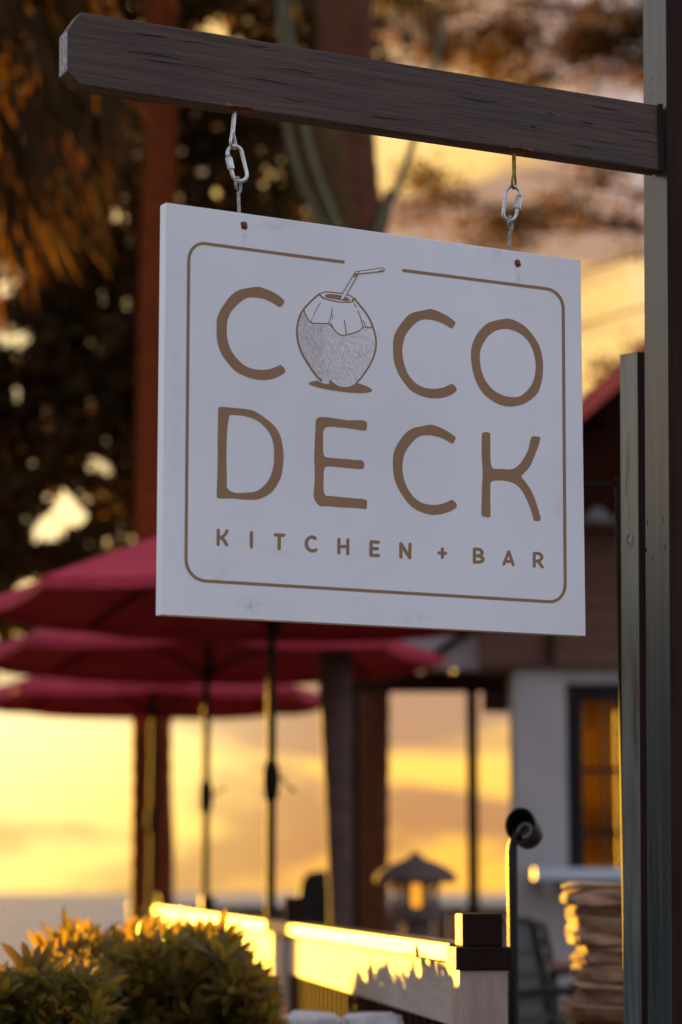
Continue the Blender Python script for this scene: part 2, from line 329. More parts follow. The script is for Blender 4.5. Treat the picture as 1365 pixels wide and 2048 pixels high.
def strokes(paths, crop, rad, name, parent, off=0.0004, mat='ink', cell=0.6, sub=4):
    """flat print: union of round-ended pen strokes, cut out by marching squares"""
    x0, y0, s = crop; segs = []
    for p in paths:
        rr = rad
        if isinstance(p, tuple) and isinstance(p[0], list): p, rr = p
        q = catmull(p, sub, False) if len(p) > 2 else [np.array(a, float) for a in p]
        for a, b_ in zip(q[:-1], q[1:]):
            segs.append((x0 + a[0] / s, y0 + a[1] / s, x0 + b_[0] / s, y0 + b_[1] / s, rr / s))
    sg = np.array(segs); pad = sg[:, 4].max() + 2 * cell
    xs = np.arange(min(sg[:, 0].min(), sg[:, 2].min()) - pad, max(sg[:, 0].max(), sg[:, 2].max()) + pad + cell, cell)
    ys = np.arange(min(sg[:, 1].min(), sg[:, 3].min()) - pad, max(sg[:, 1].max(), sg[:, 3].max()) + pad + cell, cell)
    X, Y = np.meshgrid(xs, ys); D = np.full(X.shape, 1e9)
    for ax, ay, bx, by, r in segs:
        i0 = np.searchsorted(xs, min(ax, bx) - r - 2 * cell); i1 = np.searchsorted(xs, max(ax, bx) + r + 2 * cell)
        j0 = np.searchsorted(ys, min(ay, by) - r - 2 * cell); j1 = np.searchsorted(ys, max(ay, by) + r + 2 * cell)
        x_, y_ = X[j0:j1, i0:i1], Y[j0:j1, i0:i1]; dx, dy = bx - ax, by - ay; l2 = dx * dx + dy * dy + 1e-12
        t = np.clip(((x_ - ax) * dx + (y_ - ay) * dy) / l2, 0, 1)
        D[j0:j1, i0:i1] = np.minimum(D[j0:j1, i0:i1], np.hypot(x_ - ax - t * dx, y_ - ay - t * dy) - r)
    mb = MB(); vid = {}; V = []; Fc = []
    def vert(key, x, y):
        if key not in vid: vid[key] = len(V); V.append(onsign(x, y, off))
        return vid[key]
    ins = D < 0
    near = ins[:-1, :-1] | ins[1:, :-1] | ins[:-1, 1:] | ins[1:, 1:]
    for j, i in np.argwhere(near):
        cs = [(j, i), (j, i + 1), (j + 1, i + 1), (j + 1, i)]; poly = []
        for k in range(4):
            a, b_ = cs[k], cs[(k + 1) % 4]; da, db = D[a], D[b_]
            if da < 0: poly.append(vert(a, xs[a[1]], ys[a[0]]))
            if (da < 0) != (db < 0):
                lo_, hi_ = min(a, b_), max(a, b_); t = D[lo_] / (D[lo_] - D[hi_])
                poly.append(vert((lo_, hi_), xs[lo_[1]] + (xs[hi_[1]] - xs[lo_[1]]) * t, ys[lo_[0]] + (ys[hi_[0]] - ys[lo_[0]]) * t))
        if len(poly) >= 3: Fc.append(poly)
    mb.v = [tuple(v) for v in V]; mb.f = [tuple(f) for f in Fc]
    return mb.build(name, M[mat], parent)

C1 = [(1085,370),(1062,415),(1030,436),(1000,428),(960,400),(880,355),(800,325),(700,308),(640,306),(575,315),(500,360),(420,430),(360,505),(320,590),(303,680),(300,770),(310,870),(335,970),(380,1060),(440,1140),(520,1215),(600,1262),(690,1287),(790,1295),(880,1285),(960,1258),(1020,1230),(1050,1235),(1085,1270),(1100,1305),(1090,1335),(1040,1370),(950,1410),(850,1432),(740,1432),(640,1412),(540,1375),(460,1338),(380,1275),(300,1180),(230,1075),(185,960),(165,850),(164,740),(164,640),(175,570),(215,475),(275,385),(330,310),(390,250),(460,208),(540,185),(620,172),(700,160),(760,165),(830,190),(900,215),(980,258),(1040,305),(1080,345)]
C2 = [(568,185),(545,225),(528,225),(480,195),(420,170),(350,156),(295,160),(250,185),(200,235),(160,300),(143,380),(143,440),(155,510),(185,590),(230,650),(290,692),(350,710),(410,712),(470,702),(520,680),(543,674),(572,700),(576,725),(560,745),(510,772),(450,788),(380,790),(310,775),(240,745),(190,705),(140,640),(100,570),(75,490),(68,420),(68,340),(80,275),(110,220),(150,165),(185,125),(235,98),(300,85),(360,72),(390,76),(440,95),(500,125),(550,162)]
O_out = [(970,150),(1010,152),(1070,175),(1130,215),(1180,270),(1225,335),(1250,390),(1265,460),(1272,530),(1268,610),(1250,690),(1230,745),(1180,795),(1120,832),(1060,850),(1010,856),(950,848),(890,825),(830,785),(780,735),(740,665),(710,580),(695,490),(693,420),(705,350),(740,275),(780,225),(830,185),(900,162)]
O_in = [(970,232),(1020,240),(1080,265),(1130,305),(1165,350),(1195,420),(1210,490),(1212,550),(1205,610),(1185,670),(1150,720),(1100,765),(1060,778),(1010,778),(950,765),(890,735),(840,690),(800,630),(775,560),(765,490),(765,430),(780,370),(815,310),(860,265),(910,240)]
D_out = [(105,80),(112,60),(130,53),(220,60),(300,68),(370,80),(420,105),(490,155),(550,210),(590,280),(608,360),(615,440),(610,520),(595,600),(560,670),(520,722),(460,758),(400,777),(320,777),(220,768),(120,768),(98,758),(94,735),(97,640),(100,500),(102,400),(100,325),(104,200)]
D_in = [(192,125),(205,117),(250,117),(310,125),(380,145),(440,182),(490,235),(525,300),(540,370),(541,450),(535,520),(515,590),(480,650),(430,695),(390,715),(330,722),(250,725),(205,712),(180,692),(172,670),(173,590),(169,480),(172,330),(176,230),(185,165)]
E_o = [(865,170),(880,142),(905,133),(960,135),(1050,148),(1120,158),(1220,157),(1250,163),(1266,180),(1264,225),(1255,238),(1220,237),(1150,225),(1060,214),(980,208),(945,215),(928,235),(924,280),(923,380),(928,425),(945,445),(1000,452),(1100,460),(1170,468),(1220,469),(1238,482),(1245,505),(1238,532),(1220,538),(1130,532),(1030,522),(960,518),(940,526),(930,550),(928,600),(926,690),(932,725),(948,745),(1000,750),(1080,758),(1160,766),(1220,770),(1258,780),(1266,795),(1264,835),(1258,850),(1220,846),(1130,840),(1040,836),(960,828),(905,827),(875,805),(855,770),(850,730),(857,640),(858,540),(855,450),(858,350),(863,250)]
C3 = [(570,185),(548,227),(532,225),(480,195),(420,172),(350,162),(295,166),(250,190),(200,245),(160,310),(143,390),(143,440),(155,515),(185,590),(230,655),(290,700),(350,718),(410,722),(470,710),(520,688),(543,681),(573,708),(578,735),(560,755),(510,780),(450,796),(380,802),(310,785),(240,752),(190,710),(140,640),(100,570),(75,495),(67,430),(67,350),(80,280),(110,220),(150,165),(185,130),(235,103),(300,90),(360,77),(390,82),(440,98),(500,128),(550,162)]
K_o = [(780,165),(785,145),(800,138),(830,139),(845,148),(848,180),(848,300),(852,385),(862,420),(885,432),(950,434),(1010,437),(1050,422),(1090,385),(1130,325),(1155,270),(1165,220),(1178,180),(1190,171),(1225,172),(1245,178),(1248,195),(1235,245),(1210,310),(1180,385),(1150,435),(1115,470),(1098,490),(1108,510),(1150,565),(1190,635),(1220,715),(1245,800),(1252,830),(1245,848),(1225,852),(1205,850),(1193,835),(1180,780),(1150,700),(1110,620),(1070,570),(1030,545),(980,530),(920,525),(870,530),(852,545),(848,580),(848,700),(850,790),(846,815),(835,822),(800,818),(782,808),(777,785),(779,680),(782,560),(787,480),(784,400),(779,330),(779,240)]
c1, c2, c3, c4 = (410, 550, 6.825), (770, 600, 4.0147), (410, 800, 3.9), (770, 830, 4.0147)
fill([C1], c1, 'letter_c', sign); fill([C2], c2, 'letter_c', sign); fill([O_out, O_in], c2, 'letter_o', sign)
fill([D_out, D_in], c3, 'letter_d', sign); fill([E_o], c3, 'letter_e', sign); fill([C3], c4, 'letter_c', sign); fill([K_o], c4, 'letter_k', sign)
k5, k6, k7 = (410, 1040, 5.46), (640, 1060, 5.25), (840, 1070, 5.056)
strokes([[(148,112),(147,266)],[(150,192),(190,186),(226,152),(242,118)],[(178,190),(212,222),(240,272)]], k5, 18, 'letter_k', sign)
strokes([[(510,138),(510,294)]], k5, 18, 'letter_i', sign)
strokes([[(771,161),(861,167)],[(815,170),(813,312)]], k5, 18, 'letter_t', sign)
strokes([[(1206,200),(1180,185),(1150,190),(1120,215),(1110,250),(1115,290),(1140,322),(1175,338),(1215,326)]], k5, 18, 'letter_c', sign)
strokes([[(202,98),(201,240)],[(295,102),(295,248)],[(202,172),(295,173)]], k6, 17, 'letter_h', sign)
strokes([[(540,122),(538,266)],[(540,123),(615,128)],[(540,195),(606,196)],[(540,265),(616,267)]], k6, 17, 'letter_e', sign)
strokes([[(852,144),(853,283)],[(852,144),(945,290)],[(948,150),(945,290)]], k6, 17, 'letter_n', sign)
strokes([[(1288,197),(1288,288)],[(1252,240),(1323,245)]], k6, 16, 'plus_mark', sign)
strokes([[(553,142),(553,272)],[(553,142),(600,144),(628,165),(628,190),(600,208),(553,210)],[(590,210),(630,225),(640,248),(618,270),(553,274)]], k7, 16, 'letter_b', sign)
strokes([[(900,167),(851,293)],[(900,167),(946,300)],[(872,265),(930,268)]], k7, 15, 'letter_a', sign)
strokes([[(1158,185),(1158,315)],[(1158,185),(1205,187),(1232,210),(1232,238),(1205,260),(1165,264)],[(1195,262),(1240,322)]], k7, 15, 'letter_r', sign)
def arc(p, c, q, n=8):
    p, c, q = map(np.array, (p, c, q)); k = 0.5523
    a, b_ = p + (c - p) * k, q + (c - q) * k; out = []
    for i in range(n + 1):
        t = i / n; out.append(tuple((1 - t) ** 3 * p + 3 * (1 - t) ** 2 * t * a + 3 * (1 - t) * t * t * b_ + t ** 3 * q))
    return out
frame_path = [(687., 524.)] + arc((410., 487.), (378., 483.), (378., 522.)) + arc((372.6, 1118.), (372., 1159.5), (412., 1162.)) + arc((1100., 1203.4), (1131.5, 1205.), (1131., 1168.)) + arc((1127., 616.), (1126., 581.5), (1094., 577.5)) + [(808., 540.8)]
strokes([[a, b_] for a, b_ in zip(frame_path[:-1], frame_path[1:])], (0, 0, 1), 3.1, 'border_line', sign)

cc = (570, 500, 6.2045)
emb = strokes([([(425,548),(330,632),(245,725),(190,815),(158,930),(153,1040),(168,1150),(208,1270),(262,1370),(332,1480),(400,1570),(455,1625)], 12),
               ([(868,600),(935,690),(1000,770),(1060,870),(1100,970),(1130,1090),(1132,1200),(1105,1320),(1047,1440),(968,1560),(885,1655)], 11),
               ([(425,545),(500,521),(600,526),(720,541),(800,562),(858,602),(848,635),(780,648),(680,645),(580,626),(500,602),(440,566),(425,545)], 7),
               ([(235,740),(252,790),(285,850),(325,902),(420,912),(545,918),(600,975),(650,1025),(690,1053),(740,1060),(840,1035),(920,1005),(975,962),(1010,950),(1050,966),(1083,945),(1083,915)], 8),
               ([(445,655),(395,735),(355,825)], 4.5), ([(342,852),(328,890)], 4.5), ([(590,715),(572,820),(545,910)], 5.5), ([(600,790),(587,860)], 4.5),
               ([(740,870),(755,960),(765,1045)], 6), ([(860,660),(890,712)], 5), ([(910,755),(945,850),(970,955)], 6), ([(975,875),(998,930)], 5), ([(575,905),(605,975)], 4.5),
               ([(430,550),(480,600)], 10), ([(855,605),(835,640)], 11), ([(238,745),(215,770)], 9)], cc, 8, 'coconut_emblem', sign, cell=0.45)
fill([[(298,1655),(330,1635),(400,1620),(440,1640),(490,1655),(540,1663),(552,1655),(553,1605),(580,1625),(640,1672),(700,1695),(760,1700),(830,1682),(888,1652),(960,1668),(1040,1700),(1085,1738),(1060,1762),(980,1773),(850,1770),(700,1755),(550,1732),(420,1705),(330,1675)]], cc, 'emblem_shadow', emb, sub=2, off=0.0008)
fill([[(500,560),(540,545),(620,550),(710,565),(760,582),(800,605),(805,625),(760,632),(700,620),(600,605),(530,590),(505,575)]], cc, 'emblem_opening', emb, sub=2, off=0.0008)
fill([[(727,530),(880,272),(895,266),(1220,220),(1236,242),(1225,262),(915,293),(760,560),(715,615),(695,612)]], cc, 'straw', emb, sub=1, off=0.0011, mat='sign_white')
strokes([([(725,532),(880,270),(900,264)], 5), ([(762,562),(915,294),(1225,262)], 6), ([(895,266),(1220,219),(1238,240),(1226,262)], 5), ([(868,318),(898,300)], 13), ([(880,290),(888,300)], 6),
         ([(855,330),(880,342)], 4), ([(912,266),(920,290)], 4), ([(1170,262),(1215,250)], 6)], cc, 5, 'straw_outline', emb, off=0.0014, cell=0.45, sub=1)
body_poly = [(170,830),(158,930),(153,1040),(168,1150),(208,1270),(262,1370),(332,1480),(400,1570),(500,1645),(545,1655),(560,1610),(640,1668),(720,1692),(800,1685),(885,1645),(968,1550),(1047,1430),(1105,1310),(1125,1200),(1120,1090),(1090,985),(1050,985),(1010,965),(975,980),(920,1020),(840,1052),(740,1078),(690,1072),(640,1040),(590,990),(540,935),(420,930),(320,922),(280,870),(240,800),(215,780)]
def inside(x, y, poly):
    c = False; j = len(poly) - 1
    for i in range(len(poly)):
        xi, yi = poly[i]; xj, yj = poly[j]
        if (yi > y) != (yj > y) and x < (xj - xi) * (y - yi) / (yj - yi) + xi: c = not c
        j = i
    return c
mb = MB()
for r_ in range(60):
    for q in range(42):
        x = 150 + q * 25 + (12.5 if r_ % 2 else 0) + random.uniform(-3, 3); y = 760 + r_ * 16 + q * 3 % 7 + random.uniform(-3, 3)
        dens = 1.0 - 0.62 * max(0, (x - 420) / 700)
        if not inside(x, y, body_poly) or not inside(x - 9, y, body_poly) or not inside(x + 9, y + 8, body_poly) or random.random() > dens: continue
        w = (4.6 if x < 480 else 3.8) * random.uniform(.7, 1.2); h = w * 1.7
        mb.add([onsign(570 + (x + a * w) / 6.2045, 500 + (y + b_ * h) / 6.2045, 0.0005) for a, b_ in ((-1, -.7), (.6, -1), (1, .7), (-.6, 1))], [(0, 1, 2, 3)])
stip = mb.build('stipple_print', M['ink'], emb)
for px, py in ((489, 451), (1036, 527)):
    mb = MB().lathe([(0.0, 0.0032), (0.0028, 0.0028), (0.005, 0.0012), (0.0056, 0.0)], onsign(px, py, 0.0006), 12, SN)
    s_ = mb.build('screw', M['rust_screw'], sign, smooth=True)
    p0 = onsign(px, py, 0.0009)
    mb = MB(); nn = 14
    mb.add([p0] + [p0 - SN * 0.0004 + (SA * math.cos(a) + SB * math.sin(a) * 1.15) * random.uniform(.0062, .0084) for a in [2 * math.pi * k / nn for k in range(nn)]], [(0, k + 1, (k + 1) % nn + 1) for k in range(nn)])
    mb.build('rust_ring', M['rust'], s_)

# faint grime on the panel
def grime(name, px, py, w, h, colr, dens, scale):
    m, N, L, P = newmat(name); P.inputs['Base Color'].default_value = (*colr, 1); P.inputs['Roughness'].default_value = 0.7
    t = N.new('ShaderNodeTexCoord'); nz = N.new('ShaderNodeTexNoise'); nz.inputs['Scale'].default_value = scale; nz.inputs['Detail'].default_value = 6
    gr = N.new('ShaderNodeTexGradient'); gr.gradient_type = 'SPHERICAL'; mp_ = N.new('ShaderNodeMapping'); mp_.inputs['Location'].default_value = (-1, -1, 0); mp_.inputs['Scale'].default_value = (2, 2, 0)
    L.new(t.outputs['UV'], mp_.inputs[0]); L.new(mp_.outputs[0], gr.inputs[0]); L.new(t.outputs['Object'], nz.inputs['Vector'])
    ra_ = N.new('ShaderNodeValToRGB'); ra_.color_ramp.elements[0].position = 0.42; ra_.color_ramp.elements[1].position = 0.72; L.new(nz.outputs['Fac'], ra_.inputs[0])
    mu = N.new('ShaderNodeMath'); mu.operation = 'MULTIPLY'; L.new(gr.outputs['Fac'], mu.inputs[0]); L.new(ra_.outputs[0], mu.inputs[1])
    m2 = N.new('ShaderNodeMath'); m2.operation = 'MULTIPLY'; m2.inputs[1].default_value = dens * 0.3; L.new(mu.outputs[0], m2.inputs[0]); L.new(m2.outputs[0], P.inputs['Alpha']); P.inputs['Specular IOR Level'].default_value = 0.2
    me = bpy.data.meshes.new(name); me.from_pydata([tuple(onsign(px + a * w, py + b_ * h, 0.0002)) for a, b_ in ((-1, 1), (1, 1), (1, -1), (-1, -1))], [], [(0, 1, 2, 3)])
    uv = me.uv_layers.new(name='UVMap')
    for l_, c_ in zip(uv.data, ((0, 0), (1, 0), (1, 1), (0, 1))): l_.uv = c_
    return link('grime_mark', me, m, sign)
for i_, a_ in enumerate(((430, 1145, 40, 26, (0.42, 0.33, 0.22), 0.5, 60), (500, 1212, 34, 26, (0.25, 0.22, 0.2), 0.9, 120), (560, 1100, 60, 40, (0.45, 0.42, 0.36), 0.35, 30), (990, 505, 40, 34, (0.40, 0.28, 0.18), 0.5, 50),
                        (489, 474, 9, 36, (0.50, 0.30, 0.17), 0.9, 70), (1037, 549, 8, 34, (0.50, 0.30, 0.17), 0.8, 70), (830, 1235, 46, 16, (0.42, 0.36, 0.3), 0.5, 60), (560, 450, 70, 14, (0.42, 0.38, 0.33), 0.5, 40), (1120, 1000, 30, 120, (0.55, 0.52, 0.48), 0.35, 20), (350, 800, 14, 200, (0.55, 0.52, 0.48), 0.4, 25))):
    grime('grime_%d' % i_, *a_)

# ------------------------------------------------------------------ sign post with its beam
bex = Vector((math.cos(BYAW) * math.cos(0.0096), math.sin(BYAW) * math.cos(0.0096), math.sin(0.0096))); bn = Vector((math.sin(BYAW), -math.cos(BYAW), 0)); bez = bn.cross(bex) * -1
if bez.z < 0: bez = -bez
BL, BH, BT = 1.281, 0.137, 0.042
bo = Vector((0.0815, 4.455 - 0.0205 * 0.9785, 3.1036)) + bn * 0.0
def onbeam(px, py, off=0.0):
    d = ray(px, py); o = bo + bn * off
    return EYE + d * ((o - EYE).dot(bn) / d.dot(bn))
postb = onbeam(1333, 300)
post = thing('sign_post', 'tall dark brown timber post at the right with a beam carrying the sign', 'post', Vector((postb.x, postb.y, 0)))
def bp(u, w): return bo + bex * u + bez * w
l, h = BL / 2, BH / 2
prof = [bp(-l + 0.026, h), bp(l - 0.004, h), bp(l - 0.004, -h), bp(-l + 0.026, -h), bp(-l, -h + 0.022), bp(-l, h - 0.040)]
beam = MB().prism(prof, -bn * BT).build('beam', M['beam'], post, bevel=0.0025)
beam.data.materials.append(M['beam_end'])
for p in beam.data.polygons:
    if p.normal.dot(bex) < -0.97: p.material_index = 1
# post: left face seen from 1286 to 1336, dark front face to its right
pdir = Vector((math.cos(BYAW), math.sin(BYAW), 0)); pback = Vector((-math.sin(BYAW), math.cos(BYAW), 0))
p1 = onbeam(1335, 700, 0.006); base = Vector((p1.x, p1.y, -0.3))
pt0, pb0 = at(1332, 0, p1.y), at(1345, 2048, p1.y); lean = (pt0 - pb0) / (pt0.z - pb0.z)
base = pb0 + lean * (-0.3 - pb0.z)
mbp = MB().obox(base, pdir * 0.14, pback * 0.083, lean * 4.4); tp = mbp.build('post', M['post_dark'], post)
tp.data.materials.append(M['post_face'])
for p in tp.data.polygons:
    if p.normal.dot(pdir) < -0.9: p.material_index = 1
def facemark(px, py, w, hgt):
    """small dent or nail hole on the post's left face"""
    d_ = ray(px, py); o_ = base; nrm = -pdir
    p_ = EYE + d_ * ((o_ - EYE).dot(nrm) / d_.dot(nrm)); nn = 9
    ring = [p_ + nrm * 0.0006 + pback * math.cos(a) * w * 0.55 * random.uniform(.5, 1.3) + Vector((0, 0, math.sin(a) * hgt * random.uniform(.7, 1.2))) for a in [2 * math.pi * k / nn for k in range(nn)]]
    m_ = MB(); m_.add(ring, [tuple(range(nn))]); m_.build('nail_hole', M['post_dark'], post)
for a_ in ((1296, 1046, .004, .006), (1328, 1040, .003, .007), (1294, 1100, .005, .006), (1331, 1094, .003, .009), (1306, 1117, .004, .006), (1306, 156, .003, .005), (1306, 186, .003, .004), (1300, 640, .002, .004), (1318, 830, .002, .003), (1312, 1380, .002, .003), (1305, 1560, .003, .004)):
    facemark(*a_)
# cap plate where the beam meets the post, plug and chips on the beam
e1 = bp(l - 0.014, -h - 0.002) + bn * 0.002
MB().obox(e1, bex * 0.012, bez * (BH + 0.004), bn * 0.003).build('end_cleat', M['post_dark'], post, bevel=0.001)
MB().lathe([(0.0, 0.004), (0.004, 0.0035), (0.0065, 0.0)], onbeam(1068, 250), 10, bn).build('wood_plug', M['beam'], post, smooth=True)
MB().obox(onbeam(676, 121, -0.01), bex * 0.012, bez * 0.004, -bn * 0.01).build('paint_chip', M['post_dark'], post)
for k in range(16):      # short drying splits and dents along the grain
    u_, w_ = random.uniform(-0.6, 0.55), random.uniform(-0.055, 0.06); L_ = random.uniform(0.02, 0.11); hh_ = random.uniform(0.0006, 0.0013); n_ = 8; pts = []
    for j in range(n_ + 1): pts.append(bp(u_ + L_ * j / n_, w_ + 0.0009 * math.sin(j * 0.7 + k) + hh_ * math.sin(math.pi * j / n_)) + bn * 0.0006)
    for j in range(n_, -1, -1): pts.append(bp(u_ + L_ * j / n_, w_ + 0.0009 * math.sin(j * 0.7 + k) - hh_ * math.sin(math.pi * j / n_) - 0.0001) + bn * 0.0006)
    mb_ = MB(); m_ = len(pts)
    mb_.add(pts, [(j, j + 1, m_ - 2 - j, m_ - 1 - j) for j in range(n_)]); mb_.build('split', M['cap_brown'], post)
def rust_patch(px, w):
    c = onbeam(px, 0); u = (c - bo).dot(bex); nn = 22; mb = MB()
    ctr = bp(u, -h - 0.0012) - bn * 0.012
    ring = [ctr + bex * math.cos(a) * w * random.uniform(.7, 1.1) + -bn * math.sin(a) * 0.014 * random.uniform(.6, 1.0) for a in [2 * math.pi * k / nn for k in range(nn)]]
    mb.add([ctr] + ring, [(0, k + 1, (k + 1) % nn + 1) for k in range(nn)])
    # ragged splinters up the front edge
    for _ in range(14):
        a = random.uniform(-w, w) * .75; hh = random.uniform(0.003, 0.011); ww = random.uniform(.004, .012)
        b0 = bp(u + a, -h + 0.001) + bn * 0.0010
        mb.add([b0 - bex * ww, b0 + bex * ww, b0 + bex * random.uniform(-.3, .6) * ww + bez * hh], [(0, 1, 2)])
    mb.build('rust_stain', M['rust'], post)

# hanging hardware
def loop(c, e, g, rx, ry, r, name, mat, parent, a0=0, a1=2 * math.pi, n=22):
    closed = abs(a1 - a0 - 2 * math.pi) < 1e-4
    cnt = n if closed else n + 1
    pts = [c + e * math.cos(a0 + (a1 - a0) * k / n) * rx + g * math.sin(a0 + (a1 - a0) * k / n) * ry for k in range(cnt)]
    return MB().tube(pts, r, 8, closed=closed)
Z = Vector((0, 0, 1))
def hanger(px_sign, py_sign, px_beam, label, lean, sleeve_side, tint):
    a = onsign(px_sign, py_sign) - SN * ST / 2                       # in the middle of the panel's top edge
    u = (onbeam(px_beam, 280) - bo).dot(bex); t = bp(u, -h) - bn * BT * 0.45
    H = t.z - a.z; ax = (t - a) / H
    rust_patch(px_beam, 0.032)
    side = (SA * 0.95 + SN * 0.3).normalized()                       # plane of the link, about square to the view
    eyed = (SA * 0.8 - SN * 0.6).normalized()                       # plane of the eyes
    # lower eye bolt, part of the sign
    pe = a + ax * H * 0.215
    mb = MB().tube([a - ax * 0.004, a + ax * H * 0.10, pe - ax * 0.001], 0.0031, 8)
    cen = pe + ax * 0.0125
    pts = [cen + eyed * math.sin(k) * 0.0105 - ax * math.cos(k) * 0.0135 for k in np.linspace(0.0, 5.6, 20)]
    mb.tube(pts, 0.0029, 8)
    mb.build('eye_bolt', M['zinc_dark'], sign, smooth=True)
    # quick link
    ln = thing('chain_link', label, 'chain link', a + ax * H * 0.33, 'links holding the sign')
    c0 = a + ax * (H * 0.215 + 0.0225 + 0.030); hw, hh = 0.0135, 0.0205
    tiltv = side * lean
    up = (ax + tiltv).normalized(); si = (side - up * side.dot(up)).normalized()
    pts = []
    for k in range(9): q = math.pi * k / 8; pts.append(c0 + up * (hh + math.sin(q) * hw) + si * math.cos(q) * hw)
    for k in range(9): q = math.pi + math.pi * k / 8; pts.append(c0 + up * (-hh + math.sin(q) * hw) + si * math.cos(q) * hw)
    MB().tube(pts, 0.0036, 10, closed=True).build('link_ring', M['zinc'], ln, smooth=True)
    s0 = c0 + si * hw * sleeve_side + up * 0.003
    MB().lathe([(0.0064, -0.011), (0.0068, -0.010), (0.0068, 0.010), (0.0064, 0.011)], s0, 6, up).build('sleeve_nut', M['zinc'], ln)
    MB().lathe([(0.0046, 0.0112), (0.0046, 0.0165)], s0, 10, up).build('thread', M['zinc_dark'], ln, smooth=True)
    # upper eye, driven into the beam
    top = c0 + up * (hh + hw)
    mb = MB(); ce = top + ax * 0.006
    ap = ce + ax * 0.024
    pts = [ap - eyed * 0.001] + [ce + eyed * math.sin(k) * 0.010 + ax * (-math.cos(k) * 0.010 if abs(k) < 1.9 else 0.004) for k in np.linspace(-1.9, 1.9, 15)] + [ap + eyed * 0.001]
    mb.tube(pts, 0.0026, 8)
    mb.tube([ap - ax * 0.004, t + ax * 0.01], 0.0041, 8)
    mb.build('eye_screw', M[tint], post, smooth=True)
hanger(485, 424, 480, 'steel link with its sleeve nut on the left, over the word COCO', -0.20, -1, 'zinc')
hanger(1026, 500, 1037, 'steel link nearest the post with its sleeve nut on the right', 0.10, 1, 'brass')

# ------------------------------------------------------------------ fence post behind the sign post, and thin metal frame
f1 = at(1276, 1000, 4.97); fp = thing('fence_post', 'short weathered grey timber post with a cut top behind the sign post', 'post', Vector((f1.x, f1.y, 0)))
zt = zat(703, 4.97)
ft0, fb0 = at(1275, 703, f1.y), at(1284, 2048, f1.y); flean = (ft0 - fb0) / (ft0.z - fb0.z)
mbf = MB(); b0 = fb0 + flean * (-0.3 - fb0.z)
q = [b0, b0 + pdir * 0.09, b0 + pdir * 0.09 + pback * 0.066, b0 + pback * 0.066]
tops = [zt, zt, zt + 0.006, zt + 0.006]
mbf.add(q + [v + flean * (z_ - v.z) for v, z_ in zip(q, tops)], [(3, 2, 1, 0), (4, 5, 6, 7), (0, 1, 5, 4), (1, 2, 6, 5), (2, 3, 7, 6), (3, 0, 4, 7)])
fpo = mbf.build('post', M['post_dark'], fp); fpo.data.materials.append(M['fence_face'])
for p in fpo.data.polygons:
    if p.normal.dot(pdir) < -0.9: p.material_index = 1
cface = b0 + pback * 0.033; cface = cface + flean * (zat(1082, 5.0) - cface.z)
mbk = MB().tube([cface + pback * math.cos(a) * 0.010 + Z * math.sin(a) * 0.014 for a in [2 * math.pi * k / 18 for k in range(18)]], 0.0016, 6, closed=True)
mbk.lathe([(0.0, 0.0012), (0.008, 0.0)], cface, 12, -pdir)
mbk.build('wood_knot', M['fence_face'], fp, smooth=True)
g1 = at(1232, 1000, 5.35)
gf = thing('metal_frame', 'thin dark metal upright with a crossbar behind the weathered fence post', 'frame', Vector((g1.x, g1.y, 0)))
zt2 = zat(955, 5.35)
MB().box((g1.x, g1.y, -0.2), (g1.x + 0.03, g1.y + 0.02, zt2)).build('upright', M['dark_metal'], gf, bevel=0.002)
xa = xat(1120, 5.35, 965)
MB().box((xa, g1.y + 0.004, zat(970, 5.35)), (g1.x - 0.0005, g1.y + 0.014, zat(961, 5.35))).build('crossbar', M['dark_metal'], gf)

